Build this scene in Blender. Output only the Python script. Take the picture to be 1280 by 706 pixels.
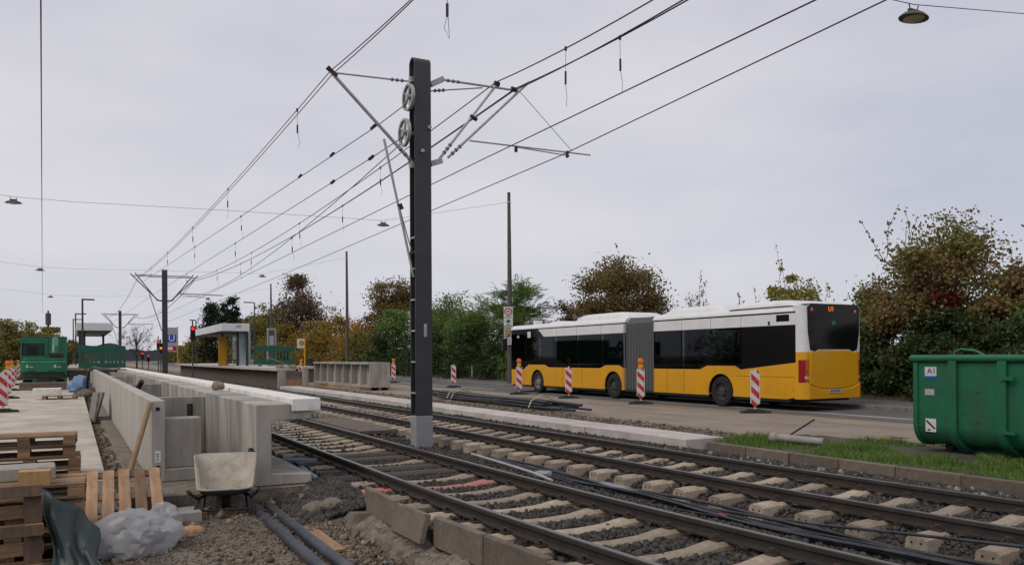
import bpy, bmesh, math, random
import numpy as np
from mathutils import Vector, Matrix
random.seed(7); RNG = np.random.default_rng(11)
R = math.radians
for o in list(bpy.data.objects): bpy.data.objects.remove(o)
scene = bpy.context.scene
COL = scene.collection

# ------------------------------------------------------------------ camera
FPX, PSI, ROLL, CAMH = 1030.0, R(28.0), R(0.3), 1.5      # focal (px of a 1280 wide picture), heading right of the tracks
cam_d = bpy.data.cameras.new('camera'); cam = bpy.data.objects.new('camera', cam_d); COL.objects.link(cam)
cam_d.sensor_width = 36.0; cam_d.lens = 36.0 * FPX / 1280.0
cam_d.shift_y = (446 - 353) / 1280.0
cam_d.clip_start = 0.1; cam_d.clip_end = 6000
cam.matrix_world = Matrix.Translation((0, 0, CAMH)) @ Matrix.Rotation(-PSI, 4, 'Z') @ Matrix.Rotation(R(90), 4, 'X') @ Matrix.Rotation(-ROLL, 4, 'Z')
scene.camera = cam

# ------------------------------------------------------------------ overcast sky
SUN_EL, SUN_AZ = R(48), R(255)
world = bpy.data.worlds.new('World'); scene.world = world; world.use_nodes = True
nt = world.node_tree; nt.nodes.clear()
def N(t, typ, **kw):
    n = t.nodes.new(typ)
    for k, v in kw.items(): setattr(n, k, v)
    return n
wo = N(nt, 'ShaderNodeOutputWorld'); bg = N(nt, 'ShaderNodeBackground'); bg.inputs['Strength'].default_value = 0.1
sky = N(nt, 'ShaderNodeTexSky'); sky.sky_type = 'NISHITA'; sky.sun_disc = False
sky.sun_elevation = SUN_EL; sky.sun_rotation = SUN_AZ
tc = N(nt, 'ShaderNodeTexCoord'); mp = N(nt, 'ShaderNodeMapping'); mp.inputs['Scale'].default_value = (1.0, 1.0, 3.2)
nz = N(nt, 'ShaderNodeTexNoise'); nz.inputs['Scale'].default_value = 1.7; nz.inputs['Detail'].default_value = 5; nz.inputs['Roughness'].default_value = .5
cr = N(nt, 'ShaderNodeValToRGB'); cr.color_ramp.elements[0].position = .34; cr.color_ramp.elements[1].position = .66
cr.color_ramp.elements[0].color = (5.5, 5.65, 6.5, 1); cr.color_ramp.elements[1].color = (7.3, 7.1, 7.6, 1)
mx = N(nt, 'ShaderNodeMix', data_type='RGBA'); mx.inputs[0].default_value = 0.93
nt.links.new(tc.outputs['Generated'], mp.inputs['Vector']); nt.links.new(mp.outputs['Vector'], nz.inputs['Vector'])
nt.links.new(nz.outputs['Fac'], cr.inputs['Fac'])
nt.links.new(sky.outputs['Color'], mx.inputs[6]); nt.links.new(cr.outputs['Color'], mx.inputs[7])
nt.links.new(mx.outputs[2], bg.inputs['Color']); nt.links.new(bg.outputs['Background'], wo.inputs['Surface'])
sd = bpy.data.lights.new('sun', 'SUN'); sd.energy = 1.5; sd.angle = R(40); sd.color = (1.0, 0.93, 0.83)
so = bpy.data.objects.new('sun', sd); COL.objects.link(so)
_sd = Vector((math.sin(SUN_AZ) * math.cos(SUN_EL), math.cos(SUN_AZ) * math.cos(SUN_EL), math.sin(SUN_EL)))
so.rotation_euler = (-_sd).to_track_quat('-Z', 'Y').to_euler(); so.location = (0, 0, 30)
vs = scene.view_settings; vs.view_transform = 'Standard'; vs.look = 'None'; vs.exposure = 0.0; vs.gamma = 1.0
scene.render.engine = 'CYCLES'

# ------------------------------------------------------------------ pixel -> place helpers
_F = Vector((math.sin(PSI), math.cos(PSI), 0)); _Rt = Vector((math.cos(PSI), -math.sin(PSI), 0)); _Z = Vector((0, 0, 1))
def ray(px, py):
    u, v = px - 640.0, 446.0 - py
    u2, v2 = u * math.cos(ROLL) + v * math.sin(ROLL), -u * math.sin(ROLL) + v * math.cos(ROLL)
    return _F * FPX + _Rt * u2 + _Z * v2
_C = Vector((0, 0, CAMH))
def onX(px, py, X): d = ray(px, py); return _C + d * (X / d.x)
def onY(px, py, Y): d = ray(px, py); return _C + d * (Y / d.y)
def onZ(px, py, Z): d = ray(px, py); return _C + d * ((Z - CAMH) / d.z)
def depth(p): return (Vector(p) - _C).dot(_F)

# ------------------------------------------------------------------ objects
def tag(o, label=None, cat=None, group=None, kind=None):
    if label: o['label'] = label
    if cat: o['category'] = cat
    if group: o['group'] = group
    if kind: o['kind'] = kind
    return o
def thing(name, label, cat, loc=(0, 0, 0), rz=0, group=None):
    o = bpy.data.objects.new(name, None); COL.objects.link(o); o.empty_display_size = .2
    o.location = loc; o.rotation_euler = (0, 0, rz); tag(o, label, cat, group); return o
def dup(o, parent=None, loc=None, rz=None, label=None, group=None):
    c = o.copy(); COL.objects.link(c)
    if parent is not None: c.parent = parent
    if loc is not None: c.location = loc
    if rz is not None: c.rotation_euler = (0, 0, rz)
    if label: c['label'] = label
    if group: c['group'] = group
    for ch in list(o.children): dup(ch, c)
    return c

class MB:
    """collects shapes; build() links them as one mesh object"""
    def __init__(s, xf=None): s.v = []; s.f = []; s.m = []; s.mi = 0; s.xf = xf
    def add(s, verts, faces):
        b = len(s.v)
        if s.xf is not None: verts = [s.xf @ Vector(v) for v in verts]
        s.v += [tuple(v) for v in verts]
        s.f += [tuple(i + b for i in f) for f in faces]; s.m += [s.mi] * len(faces); return s
    def box(s, x0, x1, y0, y1, z0, z1):
        return s.add([(x0,y0,z0),(x1,y0,z0),(x1,y1,z0),(x0,y1,z0),(x0,y0,z1),(x1,y0,z1),(x1,y1,z1),(x0,y1,z1)],
            [(0,3,2,1),(4,5,6,7),(0,1,5,4),(1,2,6,5),(2,3,7,6),(3,0,4,7)])
    def cbox(s, c, size, M=None):
        h = [a / 2 for a in size]; P = [Vector((x*h[0], y*h[1], z*h[2])) for z in (-1,1) for (x,y) in ((-1,-1),(1,-1),(1,1),(-1,1))]
        if M is not None: P = [M @ p for p in P]
        return s.add([p + Vector(c) for p in P], [(0,3,2,1),(4,5,6,7),(0,1,5,4),(1,2,6,5),(2,3,7,6),(3,0,4,7)])
    def prism(s, poly, a, b, axis='y'):
        """poly: 2-D outline; axis y: (x,z) from y=a to b; x: (y,z); z: (x,y)"""
        f = {'y': lambda p, t: (p[0], t, p[1]), 'x': lambda p, t: (t, p[0], p[1]), 'z': lambda p, t: (p[0], p[1], t)}[axis]
        n = len(poly); V = [f(p, a) for p in poly] + [f(p, b) for p in poly]
        return s.add(V, [tuple(range(n)), tuple(range(2*n-1, n-1, -1))] + [(i, i+n, (i+1) % n + n, (i+1) % n) for i in range(n)])
    def tube(s, pts, r, n=8, caps=True):
        pts = [Vector(p) for p in pts]; k = len(pts); rr = r if isinstance(r, (list, tuple)) else [r] * k
        V = []; up = None
        for i, p in enumerate(pts):
            t = (pts[min(i+1, k-1)] - pts[max(i-1, 0)])
            if t.length < 1e-9: t = Vector((0, 0, 1))
            t.normalize()
            if up is None: up = Vector((0, 0, 1)) if abs(t.z) < .9 else Vector((1, 0, 0))
            a = t.cross(up)
            if a.length < 1e-4: a = t.cross(Vector((0, 1, 0)))
            a.normalize(); b = a.cross(t).normalized(); up = b
            for j in range(n):
                q = 2 * math.pi * j / n; V.append(p + (a * math.cos(q) + b * math.sin(q)) * rr[i])
        F = [(i*n+j, i*n+(j+1) % n, (i+1)*n+(j+1) % n, (i+1)*n+j) for i in range(k-1) for j in range(n)]
        if caps: F += [tuple(range(n-1, -1, -1)), tuple((k-1)*n+j for j in range(n))]
        return s.add(V, F)
    def ring(s, c, ax, ro, ri, w, n=24):
        """flat ring (hollow disc) round axis ax"""
        ax = Vector(ax).normalized(); a = ax.orthogonal().normalized(); b = ax.cross(a); V = []
        for j in range(n):
            q = 2*math.pi*j/n; d = a*math.cos(q) + b*math.sin(q)
            for rad, t in ((ro, -w/2), (ro, w/2), (ri, w/2), (ri, -w/2)): V.append(Vector(c) + d*rad + ax*t)
        F = []
        for j in range(n):
            k = (j+1) % n
            for q in range(4): F.append((j*4+q, j*4+(q+1) % 4, k*4+(q+1) % 4, k*4+q))
        return s.add(V, F)
    def lathe(s, base, axis, prof, n=16, caps=True):
        """prof: list of (radius, height along axis)"""
        ax = Vector(axis).normalized(); a = ax.orthogonal().normalized(); b = ax.cross(a); V = []
        for r, h in prof:
            for j in range(n):
                q = 2*math.pi*j/n; V.append(Vector(base) + ax*h + (a*math.cos(q) + b*math.sin(q))*r)
        k = len(prof); F = [(i*n+j, i*n+(j+1) % n, (i+1)*n+(j+1) % n, (i+1)*n+j) for i in range(k-1) for j in range(n)]
        if caps: F += [tuple(range(n-1, -1, -1)), tuple((k-1)*n+j for j in range(n))]
        return s.add(V, F)
    def mesh(s, name, mats, smooth=None, bevel=0):
        me = bpy.data.meshes.new(name); me.from_pydata(s.v, [], s.f)
        for m in (mats if isinstance(mats, (list, tuple)) else [mats]): me.materials.append(m)
        me.polygons.foreach_set('material_index', s.m)
        bm = bmesh.new(); bm.from_mesh(me)
        bmesh.ops.recalc_face_normals(bm, faces=bm.faces)
        if bevel:
            ed = [e for e in bm.edges if len(e.link_faces) == 2 and e.calc_face_angle(0) > R(35)]
            bmesh.ops.bevel(bm, geom=ed, offset=bevel, segments=1, affect='EDGES', clamp_overlap=True)
        bm.to_mesh(me); bm.free()
        if smooth:
            me.shade_smooth(); me.set_sharp_from_angle(angle=R(smooth))
        me.update(); return me
    def build(s, name, mats, parent=None, smooth=None, bevel=0, loc=(0, 0, 0)):
        o = bpy.data.objects.new(name, s.mesh(name, mats, smooth, bevel)); COL.objects.link(o)
        o.location = loc
        if parent is not None: o.parent = parent
        return o
def link(name, me, parent=None, loc=(0, 0, 0), rot=None, scale=None):
    o = bpy.data.objects.new(name, me); COL.objects.link(o); o.location = loc
    if rot is not None: o.rotation_euler = rot
    if scale is not None: o.scale = scale
    if parent is not None: o.parent = parent
    return o
def np_mesh(name, V, F, mats, smooth=False):
    """V (n,3), F (m,k) numpy"""
    me = bpy.data.meshes.new(name); m, k = F.shape
    me.vertices.add(len(V)); me.vertices.foreach_set('co', np.ascontiguousarray(V, dtype=np.float32).ravel())
    me.loops.add(m * k); me.loops.foreach_set('vertex_index', np.ascontiguousarray(F, dtype=np.int32).ravel())
    me.polygons.add(m); me.polygons.foreach_set('loop_start', np.arange(0, m * k, k, dtype=np.int32))
    me.polygons.foreach_set('loop_total', np.full(m, k, dtype=np.int32))
    for x in (mats if isinstance(mats, (list, tuple)) else [mats]): me.materials.append(x)
    me.update(calc_edges=True); me.validate()
    if smooth: me.shade_smooth()
    return me

# ------------------------------------------------------------------ materials
MATS = {}
def mat(name, col, rough=.7, metal=0.0, var=.15, scale=6.0, bump=0.0, bscale=None, col2=None, spec=.5, island=0.0, objrand=0.0, stretch=None, detail=6, coat=0.0, dirt=None, dirt_scale=1.5, dirt_amt=.5, dstretch=None):
    """procedural: base colour with noise variation, optional second colour, blotchy dirt, bump, per island / per object variation"""
    if name in MATS: return MATS[name]
    m = bpy.data.materials.new(name); m.use_nodes = True; t = m.node_tree; b = t.nodes['Principled BSDF']
    L = t.links.new
    b.inputs['Roughness'].default_value = rough; b.inputs['Metallic'].default_value = metal
    b.inputs['Specular IOR Level'].default_value = spec; b.inputs['Coat Weight'].default_value = coat
    c1 = (*col, 1); c2 = (*(col2 if col2 else tuple(c * (1 - var) for c in col)), 1)
    tcn = N(t, 'ShaderNodeTexCoord'); vec = tcn.outputs['Object']
    if stretch:
        mpn = N(t, 'ShaderNodeMapping'); mpn.inputs['Scale'].default_value = stretch; L(vec, mpn.inputs['Vector']); vec = mpn.outputs['Vector']
    n1 = N(t, 'ShaderNodeTexNoise'); n1.inputs['Scale'].default_value = scale; n1.inputs['Detail'].default_value = detail; n1.inputs['Roughness'].default_value = .62
    L(vec, n1.inputs['Vector'])
    rp = N(t, 'ShaderNodeValToRGB'); rp.color_ramp.elements[0].position = .32; rp.color_ramp.elements[1].position = .68
    rp.color_ramp.elements[0].color = c2; rp.color_ramp.elements[1].color = c1
    L(n1.outputs['Fac'], rp.inputs['Fac']); out = rp.outputs['Color']
    if dirt:
        n2 = N(t, 'ShaderNodeTexNoise'); n2.inputs['Scale'].default_value = dirt_scale; n2.inputs['Detail'].default_value = 8; n2.inputs['Roughness'].default_value = .7
        dv = tcn.outputs['Object']
        if dstretch: dm = N(t, 'ShaderNodeMapping'); dm.inputs['Scale'].default_value = dstretch; L(dv, dm.inputs['Vector']); dv = dm.outputs['Vector']
        L(dv, n2.inputs['Vector'])
        r2 = N(t, 'ShaderNodeMapRange'); r2.inputs['From Min'].default_value = .48; r2.inputs['From Max'].default_value = .68; r2.inputs['To Max'].default_value = dirt_amt
        L(n2.outputs['Fac'], r2.inputs['Value'])
        mxn = N(t, 'ShaderNodeMix', data_type='RGBA'); L(r2.outputs['Result'], mxn.inputs[0]); L(out, mxn.inputs[6]); mxn.inputs[7].default_value = (*dirt, 1)
        out = mxn.outputs[2]
    if island or objrand:
        hs = N(t, 'ShaderNodeHueSaturation'); mr = N(t, 'ShaderNodeMapRange')
        if island:
            g = N(t, 'ShaderNodeNewGeometry'); src = g.outputs['Random Per Island']; amt = island
        else:
            g = N(t, 'ShaderNodeObjectInfo'); src = g.outputs['Random']; amt = objrand
        mr.inputs['To Min'].default_value = 1 - amt; mr.inputs['To Max'].default_value = 1 + amt
        L(src, mr.inputs['Value']); L(mr.outputs['Result'], hs.inputs['Value']); L(out, hs.inputs['Color']); out = hs.outputs['Color']
    L(out, b.inputs['Base Color'])
    if bump:
        n3 = N(t, 'ShaderNodeTexNoise'); n3.inputs['Scale'].default_value = bscale or scale * 4; n3.inputs['Detail'].default_value = 6; n3.inputs['Roughness'].default_value = .65
        L(vec, n3.inputs['Vector'])
        bp = N(t, 'ShaderNodeBump'); bp.inputs['Strength'].default_value = bump; bp.inputs['Distance'].default_value = .03
        L(n3.outputs['Fac'], bp.inputs['Height']); L(bp.outputs['Normal'], b.inputs['Normal'])
    MATS[name] = m; return m
def leaf_mat(name, cols, scale=.5):
    """foliage: colour per leaf (random per island) mixed with soft patches, a little light through the leaf"""
    if name in MATS: return MATS[name]
    m = bpy.data.materials.new(name); m.use_nodes = True; t = m.node_tree; L = t.links.new; b = t.nodes['Principled BSDF']
    g = N(t, 'ShaderNodeNewGeometry'); tcn = N(t, 'ShaderNodeTexCoord'); n1 = N(t, 'ShaderNodeTexNoise'); n1.inputs['Scale'].default_value = scale; n1.inputs['Detail'].default_value = 3
    L(tcn.outputs['Object'], n1.inputs['Vector'])
    m1 = N(t, 'ShaderNodeMath', operation='MULTIPLY_ADD'); L(g.outputs['Random Per Island'], m1.inputs[0]); m1.inputs[1].default_value = .45
    m2 = N(t, 'ShaderNodeMapRange'); m2.inputs['From Min'].default_value = .3; m2.inputs['From Max'].default_value = .7; m2.inputs['To Min'].default_value = 0; m2.inputs['To Max'].default_value = .55
    L(n1.outputs['Fac'], m2.inputs['Value']); L(m2.outputs['Result'], m1.inputs[2])
    rp = N(t, 'ShaderNodeValToRGB'); e = rp.color_ramp.elements; k = len(cols)
    while len(e) < k: e.new(.5)
    for i, c in enumerate(cols): e[i].position = i / (k - 1) if k > 1 else 0; e[i].color = (*c, 1)
    L(m1.outputs[0], rp.inputs['Fac']); L(rp.outputs['Color'], b.inputs['Base Color'])
    b.inputs['Roughness'].default_value = .6; b.inputs['Specular IOR Level'].default_value = .25
    tr = N(t, 'ShaderNodeBsdfTranslucent'); L(rp.outputs['Color'], tr.inputs['Color'])
    ms = N(t, 'ShaderNodeMixShader'); ms.inputs[0].default_value = .3
    L(b.outputs['BSDF'], ms.inputs[1]); L(tr.outputs['BSDF'], ms.inputs[2]); L(ms.outputs['Shader'], t.nodes['Material Output'].inputs['Surface'])
    MATS[name] = m; return m
def emis_mat(name, col, strength):
    m = bpy.data.materials.new(name); m.use_nodes = True; b = m.node_tree.nodes['Principled BSDF']
    b.inputs['Base Color'].default_value = (*col, 1); b.inputs['Emission Color'].default_value = (*col, 1); b.inputs['Emission Strength'].default_value = strength; MATS[name] = m; return m
def glass_mat(name, tint, refl=.08):
    m = bpy.data.materials.new(name); m.use_nodes = True; t = m.node_tree; L = t.links.new
    tr = N(t, 'ShaderNodeBsdfTransparent'); tr.inputs['Color'].default_value = (*tint, 1)
    gl = N(t, 'ShaderNodeBsdfGlossy'); gl.inputs['Roughness'].default_value = .03; gl.inputs['Color'].default_value = (.9, .92, .95, 1)
    fr = N(t, 'ShaderNodeFresnel'); fr.inputs['IOR'].default_value = 1.33
    ms = N(t, 'ShaderNodeMixShader'); L(fr.outputs['Fac'], ms.inputs[0]); L(tr.outputs['BSDF'], ms.inputs[1]); L(gl.outputs['BSDF'], ms.inputs[2])
    L(ms.outputs['Shader'], t.nodes['Material Output'].inputs['Surface']); MATS[name] = m; return m

M = {}
M['ballast'] = mat('ballast stone', (.066, .058, .051), .9, col2=(.028, .025, .022), scale=30, island=.55)
M['ballast_bed'] = mat('ballast bed', (.06, .054, .048), .95, col2=(.02, .018, .017), scale=22, bump=1.0, bscale=40)
M['gravel_pale'] = mat('pale gravel', (.23, .21, .18), .9, col2=(.13, .12, .11), scale=20, island=.6)
M['rubble'] = mat('rubble stone', (.21, .165, .122), .95, col2=(.085, .066, .05), scale=14, island=.5)
M['dirt'] = mat('dirt', (.155, .122, .092), .95, col2=(.075, .06, .047), scale=3.2, bump=.9, bscale=16, dirt=(.25, .22, .185), dirt_scale=1.3, dirt_amt=.6, detail=10)
M['concrete'] = mat('precast concrete', (.38, .355, .318), .85, col2=(.25, .232, .206), scale=2.2, bump=.12, bscale=30, objrand=.22, stretch=(1, 1, .3), dirt=(.16, .14, .115), dirt_scale=4, dirt_amt=.65, dstretch=(1, 1, .16))
M['concrete_smooth'] = mat('smooth precast concrete', (.43, .41, .37), .8, col2=(.35, .33, .295), scale=1.4, bump=.06, bscale=30, objrand=.06, stretch=(1, 1, .2), dirt=(.25, .23, .195), dirt_scale=3, dirt_amt=.55, dstretch=(1, 1, .14))
M['concrete_white'] = mat('white precast concrete', (.8, .78, .74), .8, col2=(.68, .66, .62), scale=2.5, bump=.08, bscale=40, objrand=.06, dirt=(.38, .34, .29), dirt_scale=3, dirt_amt=.6)
M['concrete_old'] = mat('old concrete', (.19, .15, .115), .9, col2=(.105, .083, .064), scale=5, bump=.4, bscale=25, objrand=.2, dirt=(.07, .06, .05), dirt_scale=3, dirt_amt=.6)
M['haunch'] = mat('rough lean concrete', (.27, .225, .175), .95, col2=(.1, .082, .065), scale=9, bump=1.0, bscale=22, dirt=(.1, .085, .07), dirt_scale=2.5, dirt_amt=.6)
M['slab'] = mat('concrete pavement', (.52, .47, .4), .88, col2=(.36, .32, .265), scale=1.0, bump=.15, bscale=30, stretch=(1, .5, 1), dirt=(.2, .17, .135), dirt_scale=.9, dirt_amt=.6)
M['strip'] = mat('pale foundation concrete', (.53, .48, .45), .85, col2=(.4, .36, .335), scale=2.0, bump=.1, bscale=30, dirt=(.22, .19, .165), dirt_scale=1.5, dirt_amt=.5)
M['sleeper'] = mat('sleeper concrete', (.4, .33, .25), .9, col2=(.25, .195, .145), scale=9, bump=.3, bscale=40, objrand=.25, dirt=(.16, .12, .09), dirt_scale=5, dirt_amt=.5)
M['sleeper_wood'] = mat('weathered timber sleeper', (.1, .08, .065), .9, col2=(.05, .04, .033), scale=6, bump=.5, stretch=(.3, 4, 4), objrand=.2)
M['hole'] = mat('dark hole', (.012, .011, .01), .9)
M['rail'] = mat('rusty rail side', (.03, .024, .02), .7, col2=(.018, .015, .014), scale=4, bump=.1, dirt=(.06, .037, .024), dirt_scale=2.5, dirt_amt=.6)
M['rail_top'] = mat('worn rail top', (.16, .15, .145), .38, metal=.5, var=.35, scale=5, stretch=(1, .15, 1))
M['rust'] = mat('rusty fastening', (.06, .037, .024), .85, var=.5, scale=30)
M['road'] = mat('dusty asphalt', (.28, .23, .18), .92, col2=(.2, .162, .126), scale=.6, bump=.15, bscale=60, dirt=(.13, .108, .086), dirt_scale=.9, dirt_amt=.75, detail=10, dstretch=(1, .22, 1))
M['asphalt'] = mat('asphalt', (.105, .099, .094), .9, col2=(.075, .071, .068), scale=1.0, bump=.15, bscale=60, dirt=(.15, .135, .115), dirt_scale=.5, dirt_amt=.5)
M['paint'] = mat('road paint', (.5, .49, .47), .7, var=.3, scale=6, dirt=(.2, .18, .16), dirt_scale=4, dirt_amt=.7)
M['paint_yellow'] = mat('worn yellow road paint', (.36, .22, .06), .8, var=.4, scale=3, dirt=(.2, .17, .14), dirt_scale=2.2, dirt_amt=1.0)
M['kerb'] = mat('kerb stone', (.2, .185, .165), .9, var=.35, scale=5, bump=.2, objrand=.2)
M['verge'] = mat('verge soil', (.085, .068, .045), .95, col2=(.04, .036, .022), scale=3, bump=.8, bscale=12)
M['grass'] = leaf_mat('grass blades', [(.06, .12, .02), (.1, .18, .03), (.14, .21, .05), (.22, .21, .085)], 1.2)
M['steel_dark'] = mat('anthracite mast paint', (.036, .038, .043), .5, var=.2, scale=3, dirt=(.06, .058, .056), dirt_scale=2, dirt_amt=.4)
M['steel_black'] = mat('dark web steel', (.012, .012, .014), .6, var=.2)
M['galv'] = mat('galvanised steel', (.46, .455, .45), .5, metal=.35, var=.25, scale=12)
M['galv_paint'] = mat('pale grey base paint', (.27, .275, .29), .7, var=.15, scale=5, dirt=(.17, .165, .16), dirt_scale=2, dirt_amt=.5)
M['grey_plate'] = mat('grey plate', (.4, .4, .4), .6, var=.2, scale=30)
M['wire'] = mat('overhead wire', (.045, .034, .033), .6, metal=.3)
M['wire_red'] = mat('copper wire', (.24, .075, .065), .55, metal=.4)
M['insul'] = mat('insulator', (.18, .19, .2), .45)
M['black'] = mat('black plastic', (.014, .014, .015), .5, var=.3)
M['rubber'] = mat('black rubber', (.022, .021, .02), .85, var=.3, bump=.15, scale=12, dirt=(.07, .06, .05), dirt_scale=5, dirt_amt=.6)
M['pole_grey'] = mat('weathered grey pole', (.09, .08, .072), .8, var=.3, scale=4, bump=.1)
M['yellow'] = mat('bus yellow', (.64, .31, .006), .3, var=.04, scale=1.5, coat=.25, spec=.5, dirt=(.42, .19, .015), dirt_scale=1.2, dirt_amt=.35)
M['white'] = mat('white paint', (.68, .68, .68), .4, var=.06, scale=2, dirt=(.5, .49, .47), dirt_scale=1.5, dirt_amt=.4)
M['bus_black'] = mat('gloss black panel', (.007, .007, .008), .1, var=.1, spec=.22)
M['bus_glass'] = glass_mat('tinted bus glass', (.34, .36, .36))
M['bellows'] = mat('grey bellows', (.13, .13, .135), .75, var=.2, scale=8)
M['tyre'] = mat('tyre rubber', (.012, .0115, .011), .85, var=.3, bump=.15, scale=20)
M['rim'] = mat('wheel rim', (.075, .072, .07), .5, metal=.4, var=.4, scale=10)
M['rim_light'] = mat('steel wheel rim', (.32, .31, .3), .45, metal=.5, var=.4, scale=10)
M['seat'] = mat('bus seat cloth', (.05, .06, .1), .9)
M['interior'] = mat('bus interior grey', (.16, .16, .16), .8)
M['interior_dark'] = mat('bus floor', (.05, .05, .05), .8)
M['red_lamp'] = mat('red lamp lens', (.3, .004, .008), .2, var=.2, spec=.6)
M['lamp_clear'] = mat('clear lamp lens', (.5, .45, .42), .2)
M['led'] = emis_mat('orange led', (1.0, .2, .01), .7)
M['sig_red'] = emis_mat('red signal', (1.0, .02, .02), 1.2)
M['sig_orange'] = emis_mat('orange signal', (1.0, .25, .01), 1.2)
M['orange_lens'] = mat('orange warning lens', (.78, .16, .008), .3, var=.2, scale=20)
M['lamp_yellow'] = mat('yellow lamp case', (.62, .34, .01), .5, var=.15)
M['red'] = mat('red foil', (.48, .012, .022), .5, var=.15, scale=8)
M['white_foil'] = mat('white foil', (.62, .61, .6), .5, var=.12, scale=8, dirt=(.35, .32, .28), dirt_scale=6, dirt_amt=.5)
M['green'] = mat('green container paint', (.01, .135, .064), .55, var=.25, scale=2.5, dirt=(.03, .07, .042), dirt_scale=3.0, dirt_amt=.75, bump=.12, bscale=4, dstretch=(1, 1, .3))
M['green_plastic'] = mat('green barrier plastic', (.004, .085, .048), .5, var=.15)
M['green_paint'] = mat('green machine paint', (.006, .14, .07), .4, var=.15, scale=2, dirt=(.05, .09, .06), dirt_scale=2, dirt_amt=.4)
M['wood'] = mat('pallet wood', (.33, .195, .1), .85, col2=(.18, .105, .055), scale=7, bump=.3, objrand=.42, stretch=(.35, 3, 3), dirt=(.13, .085, .055), dirt_scale=4, dirt_amt=.6)
M['wood_grey'] = mat('weathered pallet wood', (.21, .145, .095), .9, col2=(.12, .08, .055), scale=7, bump=.3, objrand=.3, stretch=(3, .35, 3), dirt=(.08, .055, .04), dirt_scale=4, dirt_amt=.6)
M['wood_old'] = mat('weathered round timber', (.36, .235, .135), .85, col2=(.23, .145, .08), scale=6, stretch=(3, 3, .4))
M['wood_new'] = mat('fresh timber', (.45, .27, .12), .8, col2=(.33, .19, .085), scale=6, stretch=(3, 3, .4))
M['ply'] = mat('plywood', (.36, .21, .11), .85, col2=(.26, .15, .08), scale=3, stretch=(3, .5, 1), dirt=(.2, .14, .1), dirt_scale=3, dirt_amt=.5)
M['pipe'] = mat('grey blue plastic pipe', (.032, .038, .054), .5, var=.25, scale=3, dirt=(.12, .1, .085), dirt_scale=4, dirt_amt=.5)
M['pipe_blue'] = mat('blue plastic pipe', (.06, .16, .28), .5, var=.2, scale=5, dirt=(.15, .15, .15), dirt_scale=4, dirt_amt=.4)
M['pipe_black'] = mat('black cable conduit', (.018, .021, .03), .5, var=.3, dirt=(.1, .09, .075), dirt_scale=3, dirt_amt=.35)
M['tape'] = mat('pale binding strap', (.5, .42, .3), .8)
M['bag'] = mat('white plastic sheet', (.55, .55, .56), .25, var=.4, scale=4, spec=.6)
M['tarp'] = mat('dark green tarpaulin', (.016, .032, .03), .5, var=.3, scale=2, spec=.6)
M['blue_film'] = mat('blue plastic film', (.12, .22, .38), .4, var=.3, scale=3)
M['tray'] = mat('mortar stained tray', (.42, .38, .31), .8, col2=(.3, .265, .21), scale=4, bump=.15, dirt=(.12, .1, .08), dirt_scale=5, dirt_amt=.55)
M['blue_sign'] = mat('blue sign', (.012, .09, .4), .4, var=.05)
M['lettering'] = mat('white lettering', (.75, .75, .75), .5, var=.03)
M['dark_letter'] = mat('dark lettering', (.03, .03, .04), .5, var=.03)
M['beige'] = mat('beige sign', (.42, .36, .24), .5, var=.08)
M['bark'] = mat('bark', (.06, .048, .038), .95, col2=(.03, .025, .02), scale=8, bump=.5, stretch=(3, 3, .5))
M['cladding'] = mat('yellow ticket machine', (.58, .29, .01), .4, var=.08)
M['glass'] = mat('shelter glass with painted reflection', (.42, .52, .5), .25, var=.25, scale=1.2)  # opaque pale teal stands in for the reflection on the panes
M['cab_glass'] = glass_mat('cab glass', (.35, .42, .42))
M['anthracite'] = mat('anthracite paint', (.03, .032, .036), .5, var=.15)
M['skin'] = mat('skin', (.4, .24, .17), .6, var=.1)
M['cloth_dark'] = mat('dark clothing', (.02, .022, .03), .9, var=.2)
M['cloth_blue'] = mat('blue jeans', (.03, .045, .09), .9, var=.2)
M['hair'] = mat('dark hair', (.02, .015, .012), .8)
M['pink'] = mat('pink marking spray', (.6, .09, .1), .85, col2=(.28, .2, .15), scale=6, dirt=(.2, .15, .11), dirt_scale=4, dirt_amt=.9)
M['red_tape'] = mat('red warning tape', (.5, .01, .02), .5)
def sheet_plastic(m):
    t = m.node_tree; L = t.links.new; b = t.nodes['Principled BSDF']; tr = N(t, 'ShaderNodeBsdfTransparent'); tl = N(t, 'ShaderNodeBsdfTranslucent'); tl.inputs['Color'].default_value = (.6, .6, .62, 1)
    a = N(t, 'ShaderNodeMixShader'); a.inputs[0].default_value = .3; c = N(t, 'ShaderNodeMixShader'); c.inputs[0].default_value = .3
    L(b.outputs['BSDF'], a.inputs[1]); L(tl.outputs['BSDF'], a.inputs[2]); L(a.outputs['Shader'], c.inputs[1]); L(tr.outputs['BSDF'], c.inputs[2]); L(c.outputs['Shader'], t.nodes['Material Output'].inputs['Surface'])
sheet_plastic(M['bag'])
M['hill'] = mat('wooded hill with haze tint', (.075, .09, .1), .95, var=.3, scale=.02)  # bluish grey base colour carries the distance haze

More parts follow.
